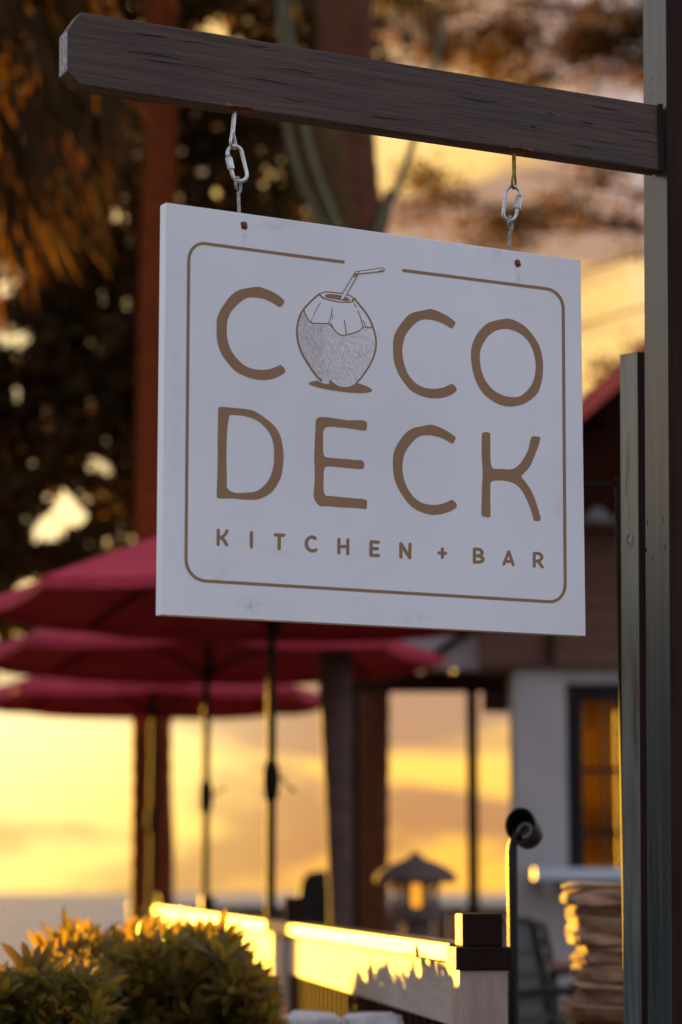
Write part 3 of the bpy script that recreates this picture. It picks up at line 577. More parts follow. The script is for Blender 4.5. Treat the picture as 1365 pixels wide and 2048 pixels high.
# ------------------------------------------------------------------ umbrellas
def umbrella(px, d, zrim, rad, rise, turn, crank_py, handle, label, lean=0.0):
    x = xat(px, d); ctr = Vector((x, d, 0)); zr = EYE.z + zrim
    u = thing('patio_umbrella', label, 'umbrella', Vector((x, d, DECK)), 'crimson patio umbrellas')
    n = 8; mb = MB(); ringsn = 7; sub = 5; grid = []
    for i in range(ringsn + 1):
        f = 0.06 + 0.94 * i / ringsn; row = []
        for k in range(n * sub):
            a0 = k // sub; fr = (k % sub) / sub
            A, B = turn + 2 * math.pi * a0 / n, turn + 2 * math.pi * (a0 + 1) / n
            p = Vector((math.cos(A), math.sin(A), 0)) * (1 - fr) + Vector((math.cos(B), math.sin(B), 0)) * fr
            sag = 4 * fr * (1 - fr)
            zz = rise * (1 - f ** 1.12) - sag * 0.035 * f * (1 - 0.3 * f) + 0.003 * math.sin(k * 1.7) * f
            pull = 1 - 0.02 * sag * f
            row.append(ctr + p * rad * f * pull + Z * (zr + zz))
        grid.append(row)
    m_ = n * sub; vs = [v for r in grid for v in r]
    hem = [v - Z * 0.05 + (v - ctr - Z * v.z).normalized() * 0.004 for v in grid[-1]]
    vs += hem; fs = [(i * m_ + k, i * m_ + (k + 1) % m_, (i + 1) * m_ + (k + 1) % m_, (i + 1) * m_ + k) for i in range(ringsn + 1) for k in range(m_)]
    mb.add(vs, fs)
    can = mb.build('canopy', M['canopy'], u)
    sol = can.modifiers.new('thickness', 'SOLIDIFY'); sol.thickness = 0.003
    # vent cap on top
    vt = MB(); vr = []
    for f, zz in ((0.02, rise + 0.10), (0.12, rise + 0.06), (0.21, rise - 0.01)):
        vr += [ctr + Vector((math.cos(turn + 2 * math.pi * k / n), math.sin(turn + 2 * math.pi * k / n), 0)) * rad * f + Z * (zr + zz) for k in range(n)]
    vt.add(vr, [(i * n + k, i * n + (k + 1) % n, (i + 1) * n + (k + 1) % n, (i + 1) * n + k) for i in range(2) for k in range(n)])
    vt.build('vent_cap', M['canopy'], can)
    zc = zat(crank_py, d)
    MB().tube([ctr + Z * (DECK + 0.02), ctr + Z * (zr + rise + 0.02)], 0.023, 16).build('pole', M['umb_pole'], u, smooth=True)
    MB().lathe([(0.0, rise + 0.2), (0.016, rise + 0.17), (0.02, rise + 0.13), (0.012, rise + 0.09)], ctr + Z * zr, 10).build('finial', M['umb_pole'], u, smooth=True)
    for k in range(n):
        A = turn + 2 * math.pi * k / n; dr = Vector((math.cos(A), math.sin(A), 0))
        MB().tube([ctr + dr * 0.05 + Z * (zr + rise - 0.04), ctr + dr * rad * 0.5 + Z * (zr + rise * (1 - 0.5 ** 1.12) - 0.03), ctr + dr * rad * 0.985 + Z * (zr - 0.008)], 0.009, 6).build('rib', M['umb_pole'], u)
        MB().tube([ctr + dr * 0.035 + Z * (zr - 0.10), ctr + dr * rad * 0.5 + Z * (zr + rise * (1 - 0.5 ** 1.12) - 0.04)], 0.006, 5).build('strut', M['umb_pole'], u)
    MB().lathe([(0.022, -0.13), (0.042, -0.12), (0.042, -0.08), (0.022, -0.07)], ctr + Z * zr, 12).build('hub', M['plastic_dark'], u, smooth=True)
    cr = MB().lathe([(0.022, -0.10), (0.034, -0.085), (0.042, -0.02), (0.042, 0.03), (0.034, 0.075), (0.022, 0.09)], ctr + Z * zc, 14).build('crank_housing', M['plastic_dark'], u, smooth=True)
    hx = Vector((math.cos(handle), math.sin(handle) * 0.3, 0))
    c0 = ctr + Z * zc
    MB().tube([c0 + hx * 0.035, c0 + hx * 0.06 + Z * 0.01, c0 + hx * 0.085 + Z * 0.03 * handle_up(handle), c0 + hx * 0.125 + Z * 0.05 * handle_up(handle)], [0.008, 0.007, 0.006, 0.010], 8).build('crank_handle', M['plastic_dark'], cr, smooth=True)
    MB().lathe([(0.23, 0.0), (0.23, 0.05), (0.2, 0.08), (0.03, 0.1), (0.03, 0.4), (0.022, 0.4)], ctr + Z * DECK, 20).build('base', M['dark_metal'], u, smooth=False)
def handle_up(h): return 1 if h >= 0 else -1
umbrella(543, 11.5, 1.375, 1.38, 0.47, R(0), 1560, -0.4, 'nearest crimson patio umbrella, its pole just under the middle of the sign')
umbrella(413, 14.4, 1.40, 1.42, 0.44, R(2), 1592, 0.4, 'middle crimson patio umbrella, its tip reaching out right of the sign centre')
umbrella(307, 17.9, 1.42, 1.37, 0.42, R(6), 1640, 2.6, 'farthest and lowest crimson patio umbrella in front of the tall trunk')

# ------------------------------------------------------------------ deck fence
fdir = Vector((-0.1246, 1, 0)).normalized(); fnorm = Vector((-fdir.y, fdir.x, 0))   # fnorm points to the sea side
def fpt(d, off=0.0, z=0.0):
    p = Vector((fence_x(d), d, z)); return p + fnorm * off
fence = thing('deck_fence', 'white board fence with brown rail along the deck, gilded by low sun', 'fence', fpt(5.5))
ZR = 1.492   # top of the rail
def d_of(px): return 4537 / (px - 80)
near_d = 5.27
posts_d = [near_d, 9.0, 13.6, 18.4, 23.6]
for i, d in enumerate(posts_d):
    w = 0.085; o = fpt(d) - fdir * 0 
    c = o - fnorm * 0.015
    def pbox(half, z0, z1): 
        return MB().obox(c - fnorm * half - fdir * half + Z * z0, fnorm * 2 * half, fdir * 2 * half, (0, 0, z1 - z0))
    if i == 0:
        po = pbox(0.052, 0.02, ZR - 0.055).build('post', M['white_post'], fence, bevel=0.003)
        pbox(0.061, ZR - 0.055, ZR - 0.006).build('collar', M['cap_brown'], po, bevel=0.004)
        pbox(0.044, ZR - 0.006, ZR + 0.064).build('cap', M['cap_brown'], po, bevel=0.004)
    else:
        po = pbox(0.048, 0.02, ZR - 0.045).build('post', M['white_post'], fence, bevel=0.003)
        pbox(0.036, ZR, ZR + 0.09).build('cap', M['cap_brown'], po, bevel=0.004)
for i in range(len(posts_d) - 1):
    a, b_ = posts_d[i] + 0.063 / 1.0, posts_d[i + 1]
    if i > 0: a = posts_d[i] + 0.002
    A = fpt(a, -0.04); MB().obox(Vector((A.x, A.y, ZR - 0.045)), fpt(b_) - fpt(a), fnorm * 0.08, (0, 0, 0.045)).build('top_rail', M['rail'], fence, bevel=0.006)
    hb = (0.135, 0.185, 0.185, 0.185)[i]
    a2, b2 = posts_d[i] + 0.055, posts_d[i + 1] - 0.055
    A = fpt(a2, -0.005); zb = ZR - 0.047 - hb
    MB().obox(Vector((A.x, A.y, zb)), fpt(b2) - fpt(a2), fnorm * 0.022, (0, 0, hb)).build('board', M['white_board'], fence, bevel=0.002)
    nb = int((b2 - a2) / 0.11)
    for k in range(nb):
        dd = a2 + (k + 0.5) * (b2 - a2) / nb; A = fpt(dd, -0.018)
        MB().obox(Vector((A.x, A.y, 0.66)), fdir * 0.035, fnorm * 0.03, (0, 0, zb - 0.66 + 0.02)).build('baluster', M['dark_wood'], fence)
    A = fpt(a2, -0.02); MB().obox(Vector((A.x, A.y, 0.60)), fpt(b2) - fpt(a2), fnorm * 0.04, (0, 0, 0.06)).build('bottom_rail', M['dark_wood'], fence)

# ------------------------------------------------------------------ spot lamp on a pipe
sl = at(1026, 1800, 6.0); lamp = thing('garden_spotlight', 'small dark garden spotlight on a thin upright pipe', 'lamp', Vector((sl.x, sl.y, 0)))
zh = zat(1690, 6.0)
MB().tube([(sl.x, sl.y, 0.02), (sl.x, sl.y, zat(1790, 6.0))], 0.0125, 14).build('pipe', M['lamp_black'], lamp, smooth=True)
MB().tube([(sl.x, sl.y, zat(1790, 6.0)), (sl.x, sl.y, zat(1700, 6.0)), (sl.x, sl.y, zh)], [0.0132, 0.0132, 0.011], 14).build('pipe', M['lamp_black'], lamp, smooth=True)
MB().tube([(sl.x, sl.y, zh - 0.002), (sl.x + 0.004, sl.y, zh + 0.012), (sl.x + 0.016, sl.y, zh + 0.03)], [0.011, 0.012, 0.014], 10).build('knuckle', M['lamp_black'], lamp, smooth=True)
hc = at(1049, 1660, 6.0); hax = Vector((-0.42, -0.80, 0.42)).normalized()
hood = MB(); n = 28; e_ = hax.cross(Z).normalized(); g_ = e_.cross(hax).normalized(); rows = []
for (r, hgt, cut) in ((0.012, -0.055, 0), (0.026, -0.05, 0), (0.036, -0.035, 0), (0.040, 0.0, 0), (0.041, 0.042, 0.030)):
    rows.append([hc + hax * (hgt - cut * (0.5 - 0.5 * math.sin(2 * math.pi * k / n))) + (e_ * math.cos(2 * math.pi * k / n) + g_ * math.sin(2 * math.pi * k / n)) * r for k in range(n)])
for (r, hgt, cut) in ((0.037, 0.041, 0.030), (0.036, -0.008, 0)):
    rows.append([hc + hax * (hgt - cut * (0.5 - 0.5 * math.sin(2 * math.pi * k / n))) + (e_ * math.cos(2 * math.pi * k / n) + g_ * math.sin(2 * math.pi * k / n)) * r for k in range(n)])
hood.add([v for r in rows for v in r], [(i * n + k, i * n + (k + 1) % n, (i + 1) * n + (k + 1) % n, (i + 1) * n + k) for i in range(len(rows) - 1) for k in range(n)] + [tuple(range(n))[::-1]])
ho = hood.build('hood', M['lamp_black'], lamp, smooth=True)
MB().lathe([(0.0, -0.006), (0.03, -0.007), (0.0355, -0.009)], hc, 24, hax).build('lens', M['lamp_black'], ho, smooth=True)
MB().tube([hc + hax * -0.003 + (e_ * math.cos(a) + g_ * math.sin(a)) * 0.018 for a in [2 * math.pi * k / 24 for k in range(24)]], 0.0035, 8, closed=True).build('bulb_ring', M['lens'], ho, smooth=True)
MB().tube([(sl.x - 0.012, sl.y - 0.0, zat(2046, 6.0)), (sl.x - 0.05, sl.y - 0.005, zat(2046, 6.0)), (sl.x - 0.095, sl.y - 0.01, zat(2050, 6.0))], [0.012, 0.014, 0.011], 10).build('side_arm', M['lamp_black'], lamp, smooth=True)

# ------------------------------------------------------------------ stacked stone pillar
def rock(w, dpt, hgt, seed, sub=3, square=0.36, rough=0.7):
    """split stone: squarish block with ledges, dents and a broken outline"""
    r = random.Random(seed); bm = bmesh.new(); bmesh.ops.create_icosphere(bm, subdivisions=sub, radius=1.0)
    ph = [r.uniform(0, 6.28) for _ in range(9)]; ax, az = r.uniform(-.25, .25), r.uniform(-.25, .25)
    for v in bm.verts:
        x, y, z = [math.copysign(abs(c) ** square, c) for c in v.co]
        n_ = 0.10 * math.sin(2.3 * x + ph[0] + 1.5 * z) + 0.07 * math.sin(5.1 * y + ph[1] + 2 * x) + 0.05 * math.sin(9 * x + ph[3] + 4 * z) + 0.035 * math.sin(14 * x + 9 * y + ph[4])
        k = 1 + rough * (n_ + r.uniform(-.03, .03))
        hz = 1 + rough * (0.16 * math.sin(2.0 * x + ph[2]) + 0.09 * math.sin(6 * x + 4 * y + ph[5]) + 0.05 * math.sin(13 * x + ph[6]) + r.uniform(-.05, .05))
        v.co = (x * k * w / 2, y * (k + ax * z) * dpt / 2, math.copysign(min(abs(z), 0.86), z) * 1.1 * hz * hgt / 2 + az * x * hgt * 0.3)
    me = bpy.data.meshes.new('stone'); bm.to_mesh(me); bm.free(); return me
pil = at(1190, 1900, 6.6)
pillar = thing('stone_pillar', 'rough pillar of stacked flat brown stones beside the dark fence post', 'pillar', Vector((pil.x + 0.1, pil.y + 0.15, 0)))
z = 0.02; ztop = zat(1768, 6.6); rowi = 0
lefts = {}
while z < ztop - 0.01:
    hgt = random.choice((0.020, 0.026, 0.032, 0.038, 0.046)) * random.uniform(.9, 1.1)
    if z + hgt > ztop - 0.015: hgt = ztop - z
    pyc = 1785 + (1.6 - (z + hgt / 2)) / 6.6 * FPX
    le = np.interp(pyc, [1760, 1790, 1830, 1880, 1930, 1970, 2010, 2048, 2300], [1165, 1143, 1146, 1155, 1166, 1160, 1147, 1146, 1140]) + random.uniform(-6, 6)
    x0 = xat(le, 6.6, pyc); xw = 0.55
    cut = x0 + random.uniform(0.16, 0.30)
    for (a, b_) in ((x0, cut), (cut + 0.004, x0 + xw)):
        me = rock(b_ - a, 0.3, hgt * 1.16, rowi * 7 + int(a * 100)); o = link('stone', me, M['stone'], pillar)
        o.location = Vector(((a + b_) / 2, pil.y + 0.16 + random.uniform(-.012, .012), z + hgt / 2)) - pillar.location
        o.rotation_euler = (random.uniform(-.03, .03), random.uniform(-.05, .05), random.uniform(-.08, .08)); rowi += 1
    z += hgt

# low white coral wall at the very bottom
cw = at(720, 2040, 6.2); wall = thing('coral_wall', 'low rough wall of white coral stones at the bottom edge', 'wall', Vector((cw.x, cw.y, 0)))
x = xat(575, 6.2, 2040); xe = xat(885, 6.2, 2040); k = 0
while x < xe:
    w = random.uniform(0.12, 0.2); top = zat(2043 + random.uniform(-2, 3), 6.2)
    zz = 0.02
    nlay = 12
    for r_ in range(nlay):
        hgt = (top - zz) / (nlay - r_)
        o = link('stone', rock(w * 1.12, 0.22, hgt * 1.15, 500 + k, square=0.22, rough=1.0), M['coral'], wall, smooth=True)
        o.location = Vector((x + w / 2, 6.3 + random.uniform(-.01, .01), zz + hgt / 2)) - wall.location; k += 1; zz += hgt
    x += w

# ------------------------------------------------------------------ stone lantern on the far balustrade
BD = 19.0
lz = zat(1838, 14.5); lc = at(832, 1780, 14.5)
bal = thing('deck_balustrade', 'low dark wooden balustrade at the far edge of the deck', 'fence', Vector((xat(700, BD), BD, DECK)))
xa, xb = xat(290, BD), xat(1120, BD); zt = zat(1812, BD)
MB().box((xa, BD - 0.06, zt - 0.05), (xb, BD + 0.06, zt)).build('top_rail', M['rail'], bal, bevel=0.006)
nb = 26
for k in range(nb):
    x0 = xa + (xb - xa) * k / nb; MB().box((x0 + 0.004, BD - 0.015, DECK), (x0 + (xb - xa) / nb - 0.004, BD + 0.015, zt - 0.052)).build('plank', M['brown_wall'], bal)
lan = thing('stone_lantern', 'small stone garden lantern with a peaked round roof and open windows', 'lantern', Vector((lc.x, lc.y, DECK)))
s_ = 14.5 / FPX
def lpt(py): return zat(py, 14.5)
MB().lathe([(0.12, 0), (0.12, 0.08), (0.08, 0.1), (0.075, lpt(1850) - DECK), (0.11, lpt(1838) - DECK)], (lc.x, lc.y, DECK), 16).build('pedestal', M['lantern'], lan, smooth=False)
MB().lathe([(52 * s_, lpt(1842)), (56 * s_, lpt(1836)), (56 * s_, lpt(1822)), (44 * s_, lpt(1815))], (lc.x, lc.y, 0), 20).build('base', M['lantern'], lan)
nw = 6; zb, zt2 = lpt(1815), lpt(1764); rr = 40 * s_
chamber = MB()
for k in range(nw):     # corner piers and arched openings between them
    a = 2 * math.pi * (k + 0.0) / nw; dr = Vector((math.cos(a), math.sin(a), 0)); tn = Vector((-dr.y, dr.x, 0))
    o = Vector((lc.x, lc.y, 0)) + dr * rr
    chamber.obox(o - tn * 0.02 - dr * 0.02 + Z * zb, tn * 0.04, dr * 0.03, (0, 0, zt2 - zb))
    a2 = 2 * math.pi * (k + 0.5) / nw; d2 = Vector((math.cos(a2), math.sin(a2), 0)); t2 = Vector((-d2.y, d2.x, 0)); o2 = Vector((lc.x, lc.y, 0)) + d2 * rr * 0.9
    for sg in (-1, 1):   # arch shoulders
        chamber.prism([o2 + t2 * sg * 0.065 + Z * zt2, o2 + t2 * sg * 0.012 + Z * zt2, o2 + t2 * sg * 0.045 + Z * (zt2 - 0.022), o2 + t2 * sg * 0.065 + Z * (zt2 - 0.05)], d2 * 0.02)
        chamber.prism([o2 + t2 * sg * 0.065 + Z * zb, o2 + t2 * sg * 0.012 + Z * zb, o2 + t2 * sg * 0.045 + Z * (zb + 0.022), o2 + t2 * sg * 0.065 + Z * (zb + 0.05)], d2 * 0.02)
chamber.build('light_chamber', M['lantern'], lan)
m, N, L, P = newmat('lantern_glow'); P.inputs['Base Color'].default_value = (0.6, 0.3, 0.05, 1); P.inputs['Emission Color'].default_value = (1.0, 0.40, 0.03, 1); P.inputs['Emission Strength'].default_value = 0.2
M['glow'] = m
MB().lathe([(0.03, zb + 0.001), (0.052, zb + 0.03), (0.055, zb + 0.08), (0.035, zb + 0.13), (0.0, zb + 0.145)], (lc.x, lc.y, 0), 16).build('lamp_globe', M['glow'], lan, smooth=True)
MB().lathe([(30 * s_, lpt(1768)), (80 * s_, lpt(1765)), (84 * s_, lpt(1758)), (76 * s_, lpt(1745)), (60 * s_, lpt(1733)), (37 * s_, lpt(1723)), (18 * s_, lpt(1716)), (8 * s_, lpt(1706)), (0, lpt(1702))], (lc.x, lc.y, 0), 24).build('roof', M['lantern'], lan, smooth=True)

# lounge chair back seen over the fence
ch = at(640, 1790, 16); lch = thing('lounge_chair', 'dark rounded chair back behind the gilded fence post', 'chair', Vector((ch.x, ch.y, DECK)))
pr = [(-0.15, 0.0), (-0.13, 0.16), (-0.085, 0.235), (0.0, 0.25), (0.12, 0.24), (0.17, 0.15), (0.18, 0.0)]
z0 = zat(1818, 16)
MB().prism([(ch.x + a, 16, z0 + b_) for a, b_ in pr], (0, 0.05, 0)).build('backrest', M['chair'], lch, bevel=0.012)
MB().box((ch.x - 0.2, 15.5, DECK + 0.36), (ch.x + 0.2, 16.0, DECK + 0.44)).build('seat', M['chair'], lch, bevel=0.01)
MB().box((ch.x - 0.12, 16.0, DECK + 0.44), (ch.x + 0.12, 16.04, z0)).build('back_frame', M['chair'], lch)
for sx in (-1, 1):
    for yy in (15.53, 15.97): MB().box((ch.x + sx * 0.18 - 0.018, yy - 0.018, DECK), (ch.x + sx * 0.18 + 0.018, yy + 0.018, DECK + 0.36)).build('leg', M['chair'], lch)

# ------------------------------------------------------------------ restaurant building
GD = 15.0
def gx(px, d=GD): return xat(px, d)
def gz(py, d=GD): return zat(py, d)
bld = thing('restaurant_building', 'white restaurant wall with dark glazed door under a red roof', 'building', Vector((gx(1150), GD, DECK)))
MB().box((gx(1030), GD, DECK), (gx(1134), GD + 0.5, gz(1335))).build('wall', M['plaster'], bld, bevel=0.01)
MB().box((gx(1134) + 0.001, GD + 0.03, DECK), (gx(1290), GD + 0.45, gz(1752))).build('wall', M['plaster'], bld)
MB().box((gx(1134) + 0.001, GD + 0.02, gz(1366)), (gx(1330), GD + 0.45, gz(1335))).build('wall', M['plaster'], bld)
# fascia boards over the porch and wall
zz = gz(1335) + 0.002; i = 0
while zz < gz(1100):
    MB().box((gx(962), GD - 0.1 - 0.004 * (i % 2), zz), (gx(1330), GD + 0.5, zz + 0.118)).build('siding_board', M['brown_wall'], bld, bevel=0.004); zz += 0.12; i += 1
MB().box((gx(1094), GD - 0.16, gz(1330)), (gx(1106), GD - 0.105, gz(1120))).build('batten', M['dark_wood'], bld)
MB().box((gx(1100), GD - 0.2, zz + 0.002), (gx(1330), GD + 0.4, zz + 0.05)).build('trim_board', M['brown_wall'], bld)
MB().box((gx(1100), GD - 0.12, zz + 0.052), (gx(1330), GD + 0.4, zz + 0.24)).build('frieze', M['plaster'], bld)
zf = zz + 0.24
# white gable infill with a brace
MB().box((gx(790), GD + 0.2, gz(1332)), (gx(966), GD + 0.3, gz(1150))).build('gable_panel', M['plaster'], bld)
MB().obox((gx(858), GD + 0.15, gz(1322)), (gx(970) - gx(858), 0, gz(1245) - gz(1322)), (0, 0.04, 0), (0, 0, 0.05)).build('brace', M['dark_wood'], bld)
# door
dr_ = MB()
dx0, dx1, dz0, dz1 = gx(1134) + 0.002, gx(1262), gz(1750), gz(1368)
dr_.box((dx0, GD + 0.02, dz0), (gx(1168), GD + 0.1, dz1)).box((gx(1236), GD + 0.02, dz0), (dx1, GD + 0.1, dz1)).box((gx(1168) + .001, GD + 0.02, gz(1400)), (gx(1236) - .001, GD + 0.1, dz1)).box((gx(1168) + .001, GD + 0.02, dz0), (gx(1236) - .001, GD + 0.1, gz(1738)))
door = dr_.build('door', M['door'], bld, bevel=0.006)
for py in (1540, 1664): MB().box((gx(1168) + .002, GD + 0.03, gz(py + 5)), (gx(1236) - .002, GD + 0.07, gz(py - 5))).build('glazing_bar', M['door'], door)
MB().box((gx(1206), GD + 0.028, gz(1737)), (gx(1213), GD + 0.072, gz(1401))).build('glazing_bar', M['door'], door)
for (a, b_) in ((1168, 1206), (1213, 1236)):
    for (c, d_) in ((1401, 1535), (1545, 1659), (1669, 1737)):
        MB().box((gx(a) + .003, GD + 0.045, gz(d_)), (gx(b_) - .003, GD + 0.05, gz(c))).build('pane', M['glass'], door)
# room behind the door with a lit lamp
MB().box((gx(1136), GD + 0.46, gz(1760)), (gx(1300), GD + 2.0, gz(1758))).build('room_floor', M['table_wood'], bld)
lmp = at(1184, 1474, GD + 0.9)
lamp2 = thing('hanging_lamp', 'glowing amber lamp behind the door glass', 'lamp', lmp)
MB().lathe([(0.0, -0.042), (0.022, -0.034), (0.036, 0.0), (0.022, 0.034), (0.01, 0.042)], lmp, 14).build('globe', M['bulb'], lamp2, smooth=True)
MB().tube([lmp + Z * 0.043, lmp + Z * 0.4], 0.006, 6).build('cord', M['dark_metal'], lamp2)
MB().box((gx(1057), GD - 0.35, gz(1760)), (gx(1330), GD - 0.02, gz(1737))).build('serving_shelf', M['shelf'], bld, bevel=0.004)
for px in (1080, 1240): MB().box((gx(px), GD - 0.28, gz(1785)), (gx(px) + 0.04, GD - 0.001, gz(1760) - 0.001)).build('shelf_bracket', M['plaster'], bld)
# roof: sloping slab with red fascia, dark underside, scalloped eave board
ra, rb = at(1330, 650, 14.0), at(900, 1030, 14.0)
sl_ = (rb - ra); thick = Vector((0, 0, -0.13))
roof = MB().prism([ra, rb, rb + thick, ra + thick], (0, 0.06, 0)).build('fascia_board', M['roof_red'], bld)
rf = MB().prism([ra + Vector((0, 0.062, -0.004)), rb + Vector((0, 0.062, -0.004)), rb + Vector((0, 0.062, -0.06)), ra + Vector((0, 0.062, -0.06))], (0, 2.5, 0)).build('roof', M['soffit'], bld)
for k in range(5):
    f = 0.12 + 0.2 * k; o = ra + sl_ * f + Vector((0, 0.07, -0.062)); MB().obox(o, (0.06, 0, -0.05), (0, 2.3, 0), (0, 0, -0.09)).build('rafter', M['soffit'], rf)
sc_pts = []; xa, xb = gx(1080, 14.2), gx(1330, 14.2); zt_ = gz(995, 14.2)
lower = []; nsc = 4
for k in range(nsc * 10 + 1):
    f = k / (nsc * 10); ph = (f * nsc + 0.0) % 1; lower.append((xa + (xb - xa) * f, gz(1040, 14.2) + 0.085 * abs(math.cos(math.pi * ph)) ** 1.0))
poly = [(x_, 14.2, z_) for x_, z_ in lower] + [(xb, 14.2, zt_ + 0.82), (xa, 14.2, zt_ + 0.17)]
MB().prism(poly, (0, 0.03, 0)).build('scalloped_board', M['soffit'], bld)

# porch
pd = 16.5
por = thing('porch_frame', 'dark timber porch frame open to the sunset sky', 'porch', Vector((xat(946, pd), pd, DECK)))
MB().box((xat(660, pd), pd, zat(1382, pd)), (xat(1036, pd), pd + 0.12, zat(1346, pd))).build('lintel', M['dark_wood'], por, bevel=0.005)
for px in (946, 707): MB().box((xat(px - 11, pd), pd + 0.02, DECK), (xat(px + 11, pd), pd + 0.1, zat(1382, pd) - 0.001)).build('post', M['dark_wood'], por, bevel=0.004)
for px in (815, 880, 945, 1010): MB().box((xat(px - 28, pd), pd - 0.5, zat(1345, pd)), (xat(px + 22, pd), pd + 0.9, zat(1326, pd))).build('joist', M['table_wood'], por, bevel=0.004)
spk = thing('wall_speaker', 'small dark box speaker under the porch lintel', 'speaker', at(995, 1425, pd - 0.1))
MB().box((xat(966, pd), pd - 0.16, zat(1425, pd)), (xat(1027, pd), pd - 0.002, zat(1384, pd))).build('cabinet', M['plastic_dark'], spk, bevel=0.01)
MB().box((xat(970, pd), pd - 0.166, zat(1421, pd)), (xat(1023, pd), pd - 0.161, zat(1388, pd))).build('grille', M['chair'], spk)

# ------------------------------------------------------------------ chairs and table by the building
def chair(px, d, rotz, label, tall=0.0, solid=False):
    c = at(px, 1900, d); t = thing('dining_chair', label, 'chair', Vector((c.x, d, DECK)), 'black chairs on the deck')
    ct, st = math.cos(rotz), math.sin(rotz); X = Vector((ct, st, 0)); Yv = Vector((-st, ct, 0)); O = Vector((c.x, d, DECK))
    def P3(x_, y_, z_): return O + X * x_ + Yv * y_ + Z * z_
    bk = MB().tube([P3(-.22, .22, .44), P3(-.22, .27, .70), P3(-.20, .31, .885 + tall), P3(-.15, .315, .905 + tall), P3(.15, .315, .905 + tall), P3(.20, .31, .885 + tall), P3(.22, .27, .70), P3(.22, .22, .44)], 0.019, 8).build('back_frame', M['chair'], t, smooth=True)
    for k in range(4):
        zz = .54 + k * .085; yy = .235 + k * 0.018
        MB().obox(P3(-.21, yy, zz), X * 0.42, Yv * 0.014, (0, 0, 0.034)).build('slat', M['chair'], t, bevel=0.003)
    if solid: MB().obox(P3(-.20, .235, .48), X * 0.40, Yv * 0.02, Yv * 0.075 + Z * (0.41 + tall)).build('back_panel', M['chair'], t, bevel=0.004)
    else: MB().obox(P3(-.016, .24, .5), X * 0.032, Yv * 0.02 + Z * 0.0, Yv * 0.07 + Z * 0.39).build('splat', M['chair'], t)
    MB().obox(P3(-.23, -.22, .43), X * 0.46, Yv * 0.45, (0, 0, 0.03)).build('seat', M['chair'], t, bevel=0.01)
    for sx in (-1, 1):
        MB().tube([P3(sx * .235, .25, .66), P3(sx * .25, .05, .68), P3(sx * .25, -.19, .655)], [.013, .014, .013], 8).build('armrest', M['chair'], t, smooth=True)
        MB().tube([P3(sx * .25, -.18, .65), P3(sx * .235, -.19, .44), P3(sx * .24, -.2, 0.0)], .014, 8).build('leg', M['chair'], t, smooth=True)
        MB().tube([P3(sx * .22, .22, .44), P3(sx * .235, .26, 0.0)], .014, 8).build('leg', M['chair'], t, smooth=True)
    return t
chair(1088, 11.6, R(28), 'black slat back dining chair right of the spotlight pipe')
chair(1172, 9.6, R(62), 'black dining chair turned sideways with a sunlit edge beside the stone pillar', 0.04, True)
tb = at(1085, 1935, 11.8); tab = thing('dining_table', 'brown wooden dining table edge behind the black chairs', 'table', Vector((tb.x, tb.y, DECK)))
zt = zat(1925, 11.8)
MB().box((xat(1012, 11.8), 11.7, zt - 0.035), (xat(1250, 11.8), 12.15, zt)).build('table_top', M['table_wood'], tab, bevel=0.005)
for px in (1030, 1230):
    for yy in (11.75, 12.08): MB().box((xat(px, 11.8) - 0.025, yy - 0.025, DECK), (xat(px, 11.8) + 0.025, yy + 0.025, zt - 0.036)).build('leg', M['dark_wood'], tab)

# ------------------------------------------------------------------ power lines
for k, (pa, pb, lab) in enumerate((((1040, 545), (1330, 455), 'upper of two thin cables crossing the sky beside the post'), ((1040, 640), (1330, 568), 'lower of two thin cables crossing the sky beside the post'))):
    A, B = at(pa[0] - 700, pa[1] + 150, 34), at(pb[0] + 400, pb[1] - 100, 26)
    pts = [A.lerp(B, i / 16) - Z * 0.35 * 4 * (i / 16) * (1 - i / 16) for i in range(17)]
    tag(MB().tube(pts, 0.014, 6).build('power_cable', M['dark_metal'], smooth=True), lab, 'cable', 'cables across the sky')

# ------------------------------------------------------------------ vegetation
def leaf_mesh(cent, length, width, name, mat, parent, down=0.0, jit=0.4):
    n = len(cent); cent = np.asarray(cent)
    a = rng.normal(size=(n, 3)); a[:, 2] -= down * 2; a /= np.linalg.norm(a, axis=1)[:, None]
    b_ = np.cross(a, rng.normal(size=(n, 3))); b_ /= np.linalg.norm(b_, axis=1)[:, None]
    nn = np.cross(a, b_)
    Ls = (length * rng.uniform(1 - jit, 1 + jit, n))[:, None]; Ws = (width * rng.uniform(1 - jit, 1 + jit, n))[:, None]
    v = np.stack([cent - a * Ls / 2, cent + b_ * Ws / 2 + nn * Ws * .12, cent + a * Ls / 2, cent - b_ * Ws / 2 + nn * Ws * .12], 1).reshape(-1, 3)
    me = bpy.data.meshes.new(name); me.vertices.add(4 * n); me.vertices.foreach_set('co', v.ravel())
    me.loops.add(4 * n); me.loops.foreach_set('vertex_index', np.arange(4 * n)); me.polygons.add(n)
    me.polygons.foreach_set('loop_start', np.arange(n) * 4); me.polygons.foreach_set('loop_total', np.full(n, 4)); me.update(); me.validate()
    return link(name, me, mat, parent)
def clumps_to_leaves(cl, per, spread):
    cl = np.asarray(cl); idx = np.repeat(np.arange(len(cl)), per)
    off = rng.normal(size=(len(idx), 3)) * np.asarray(spread); return cl[idx] + off

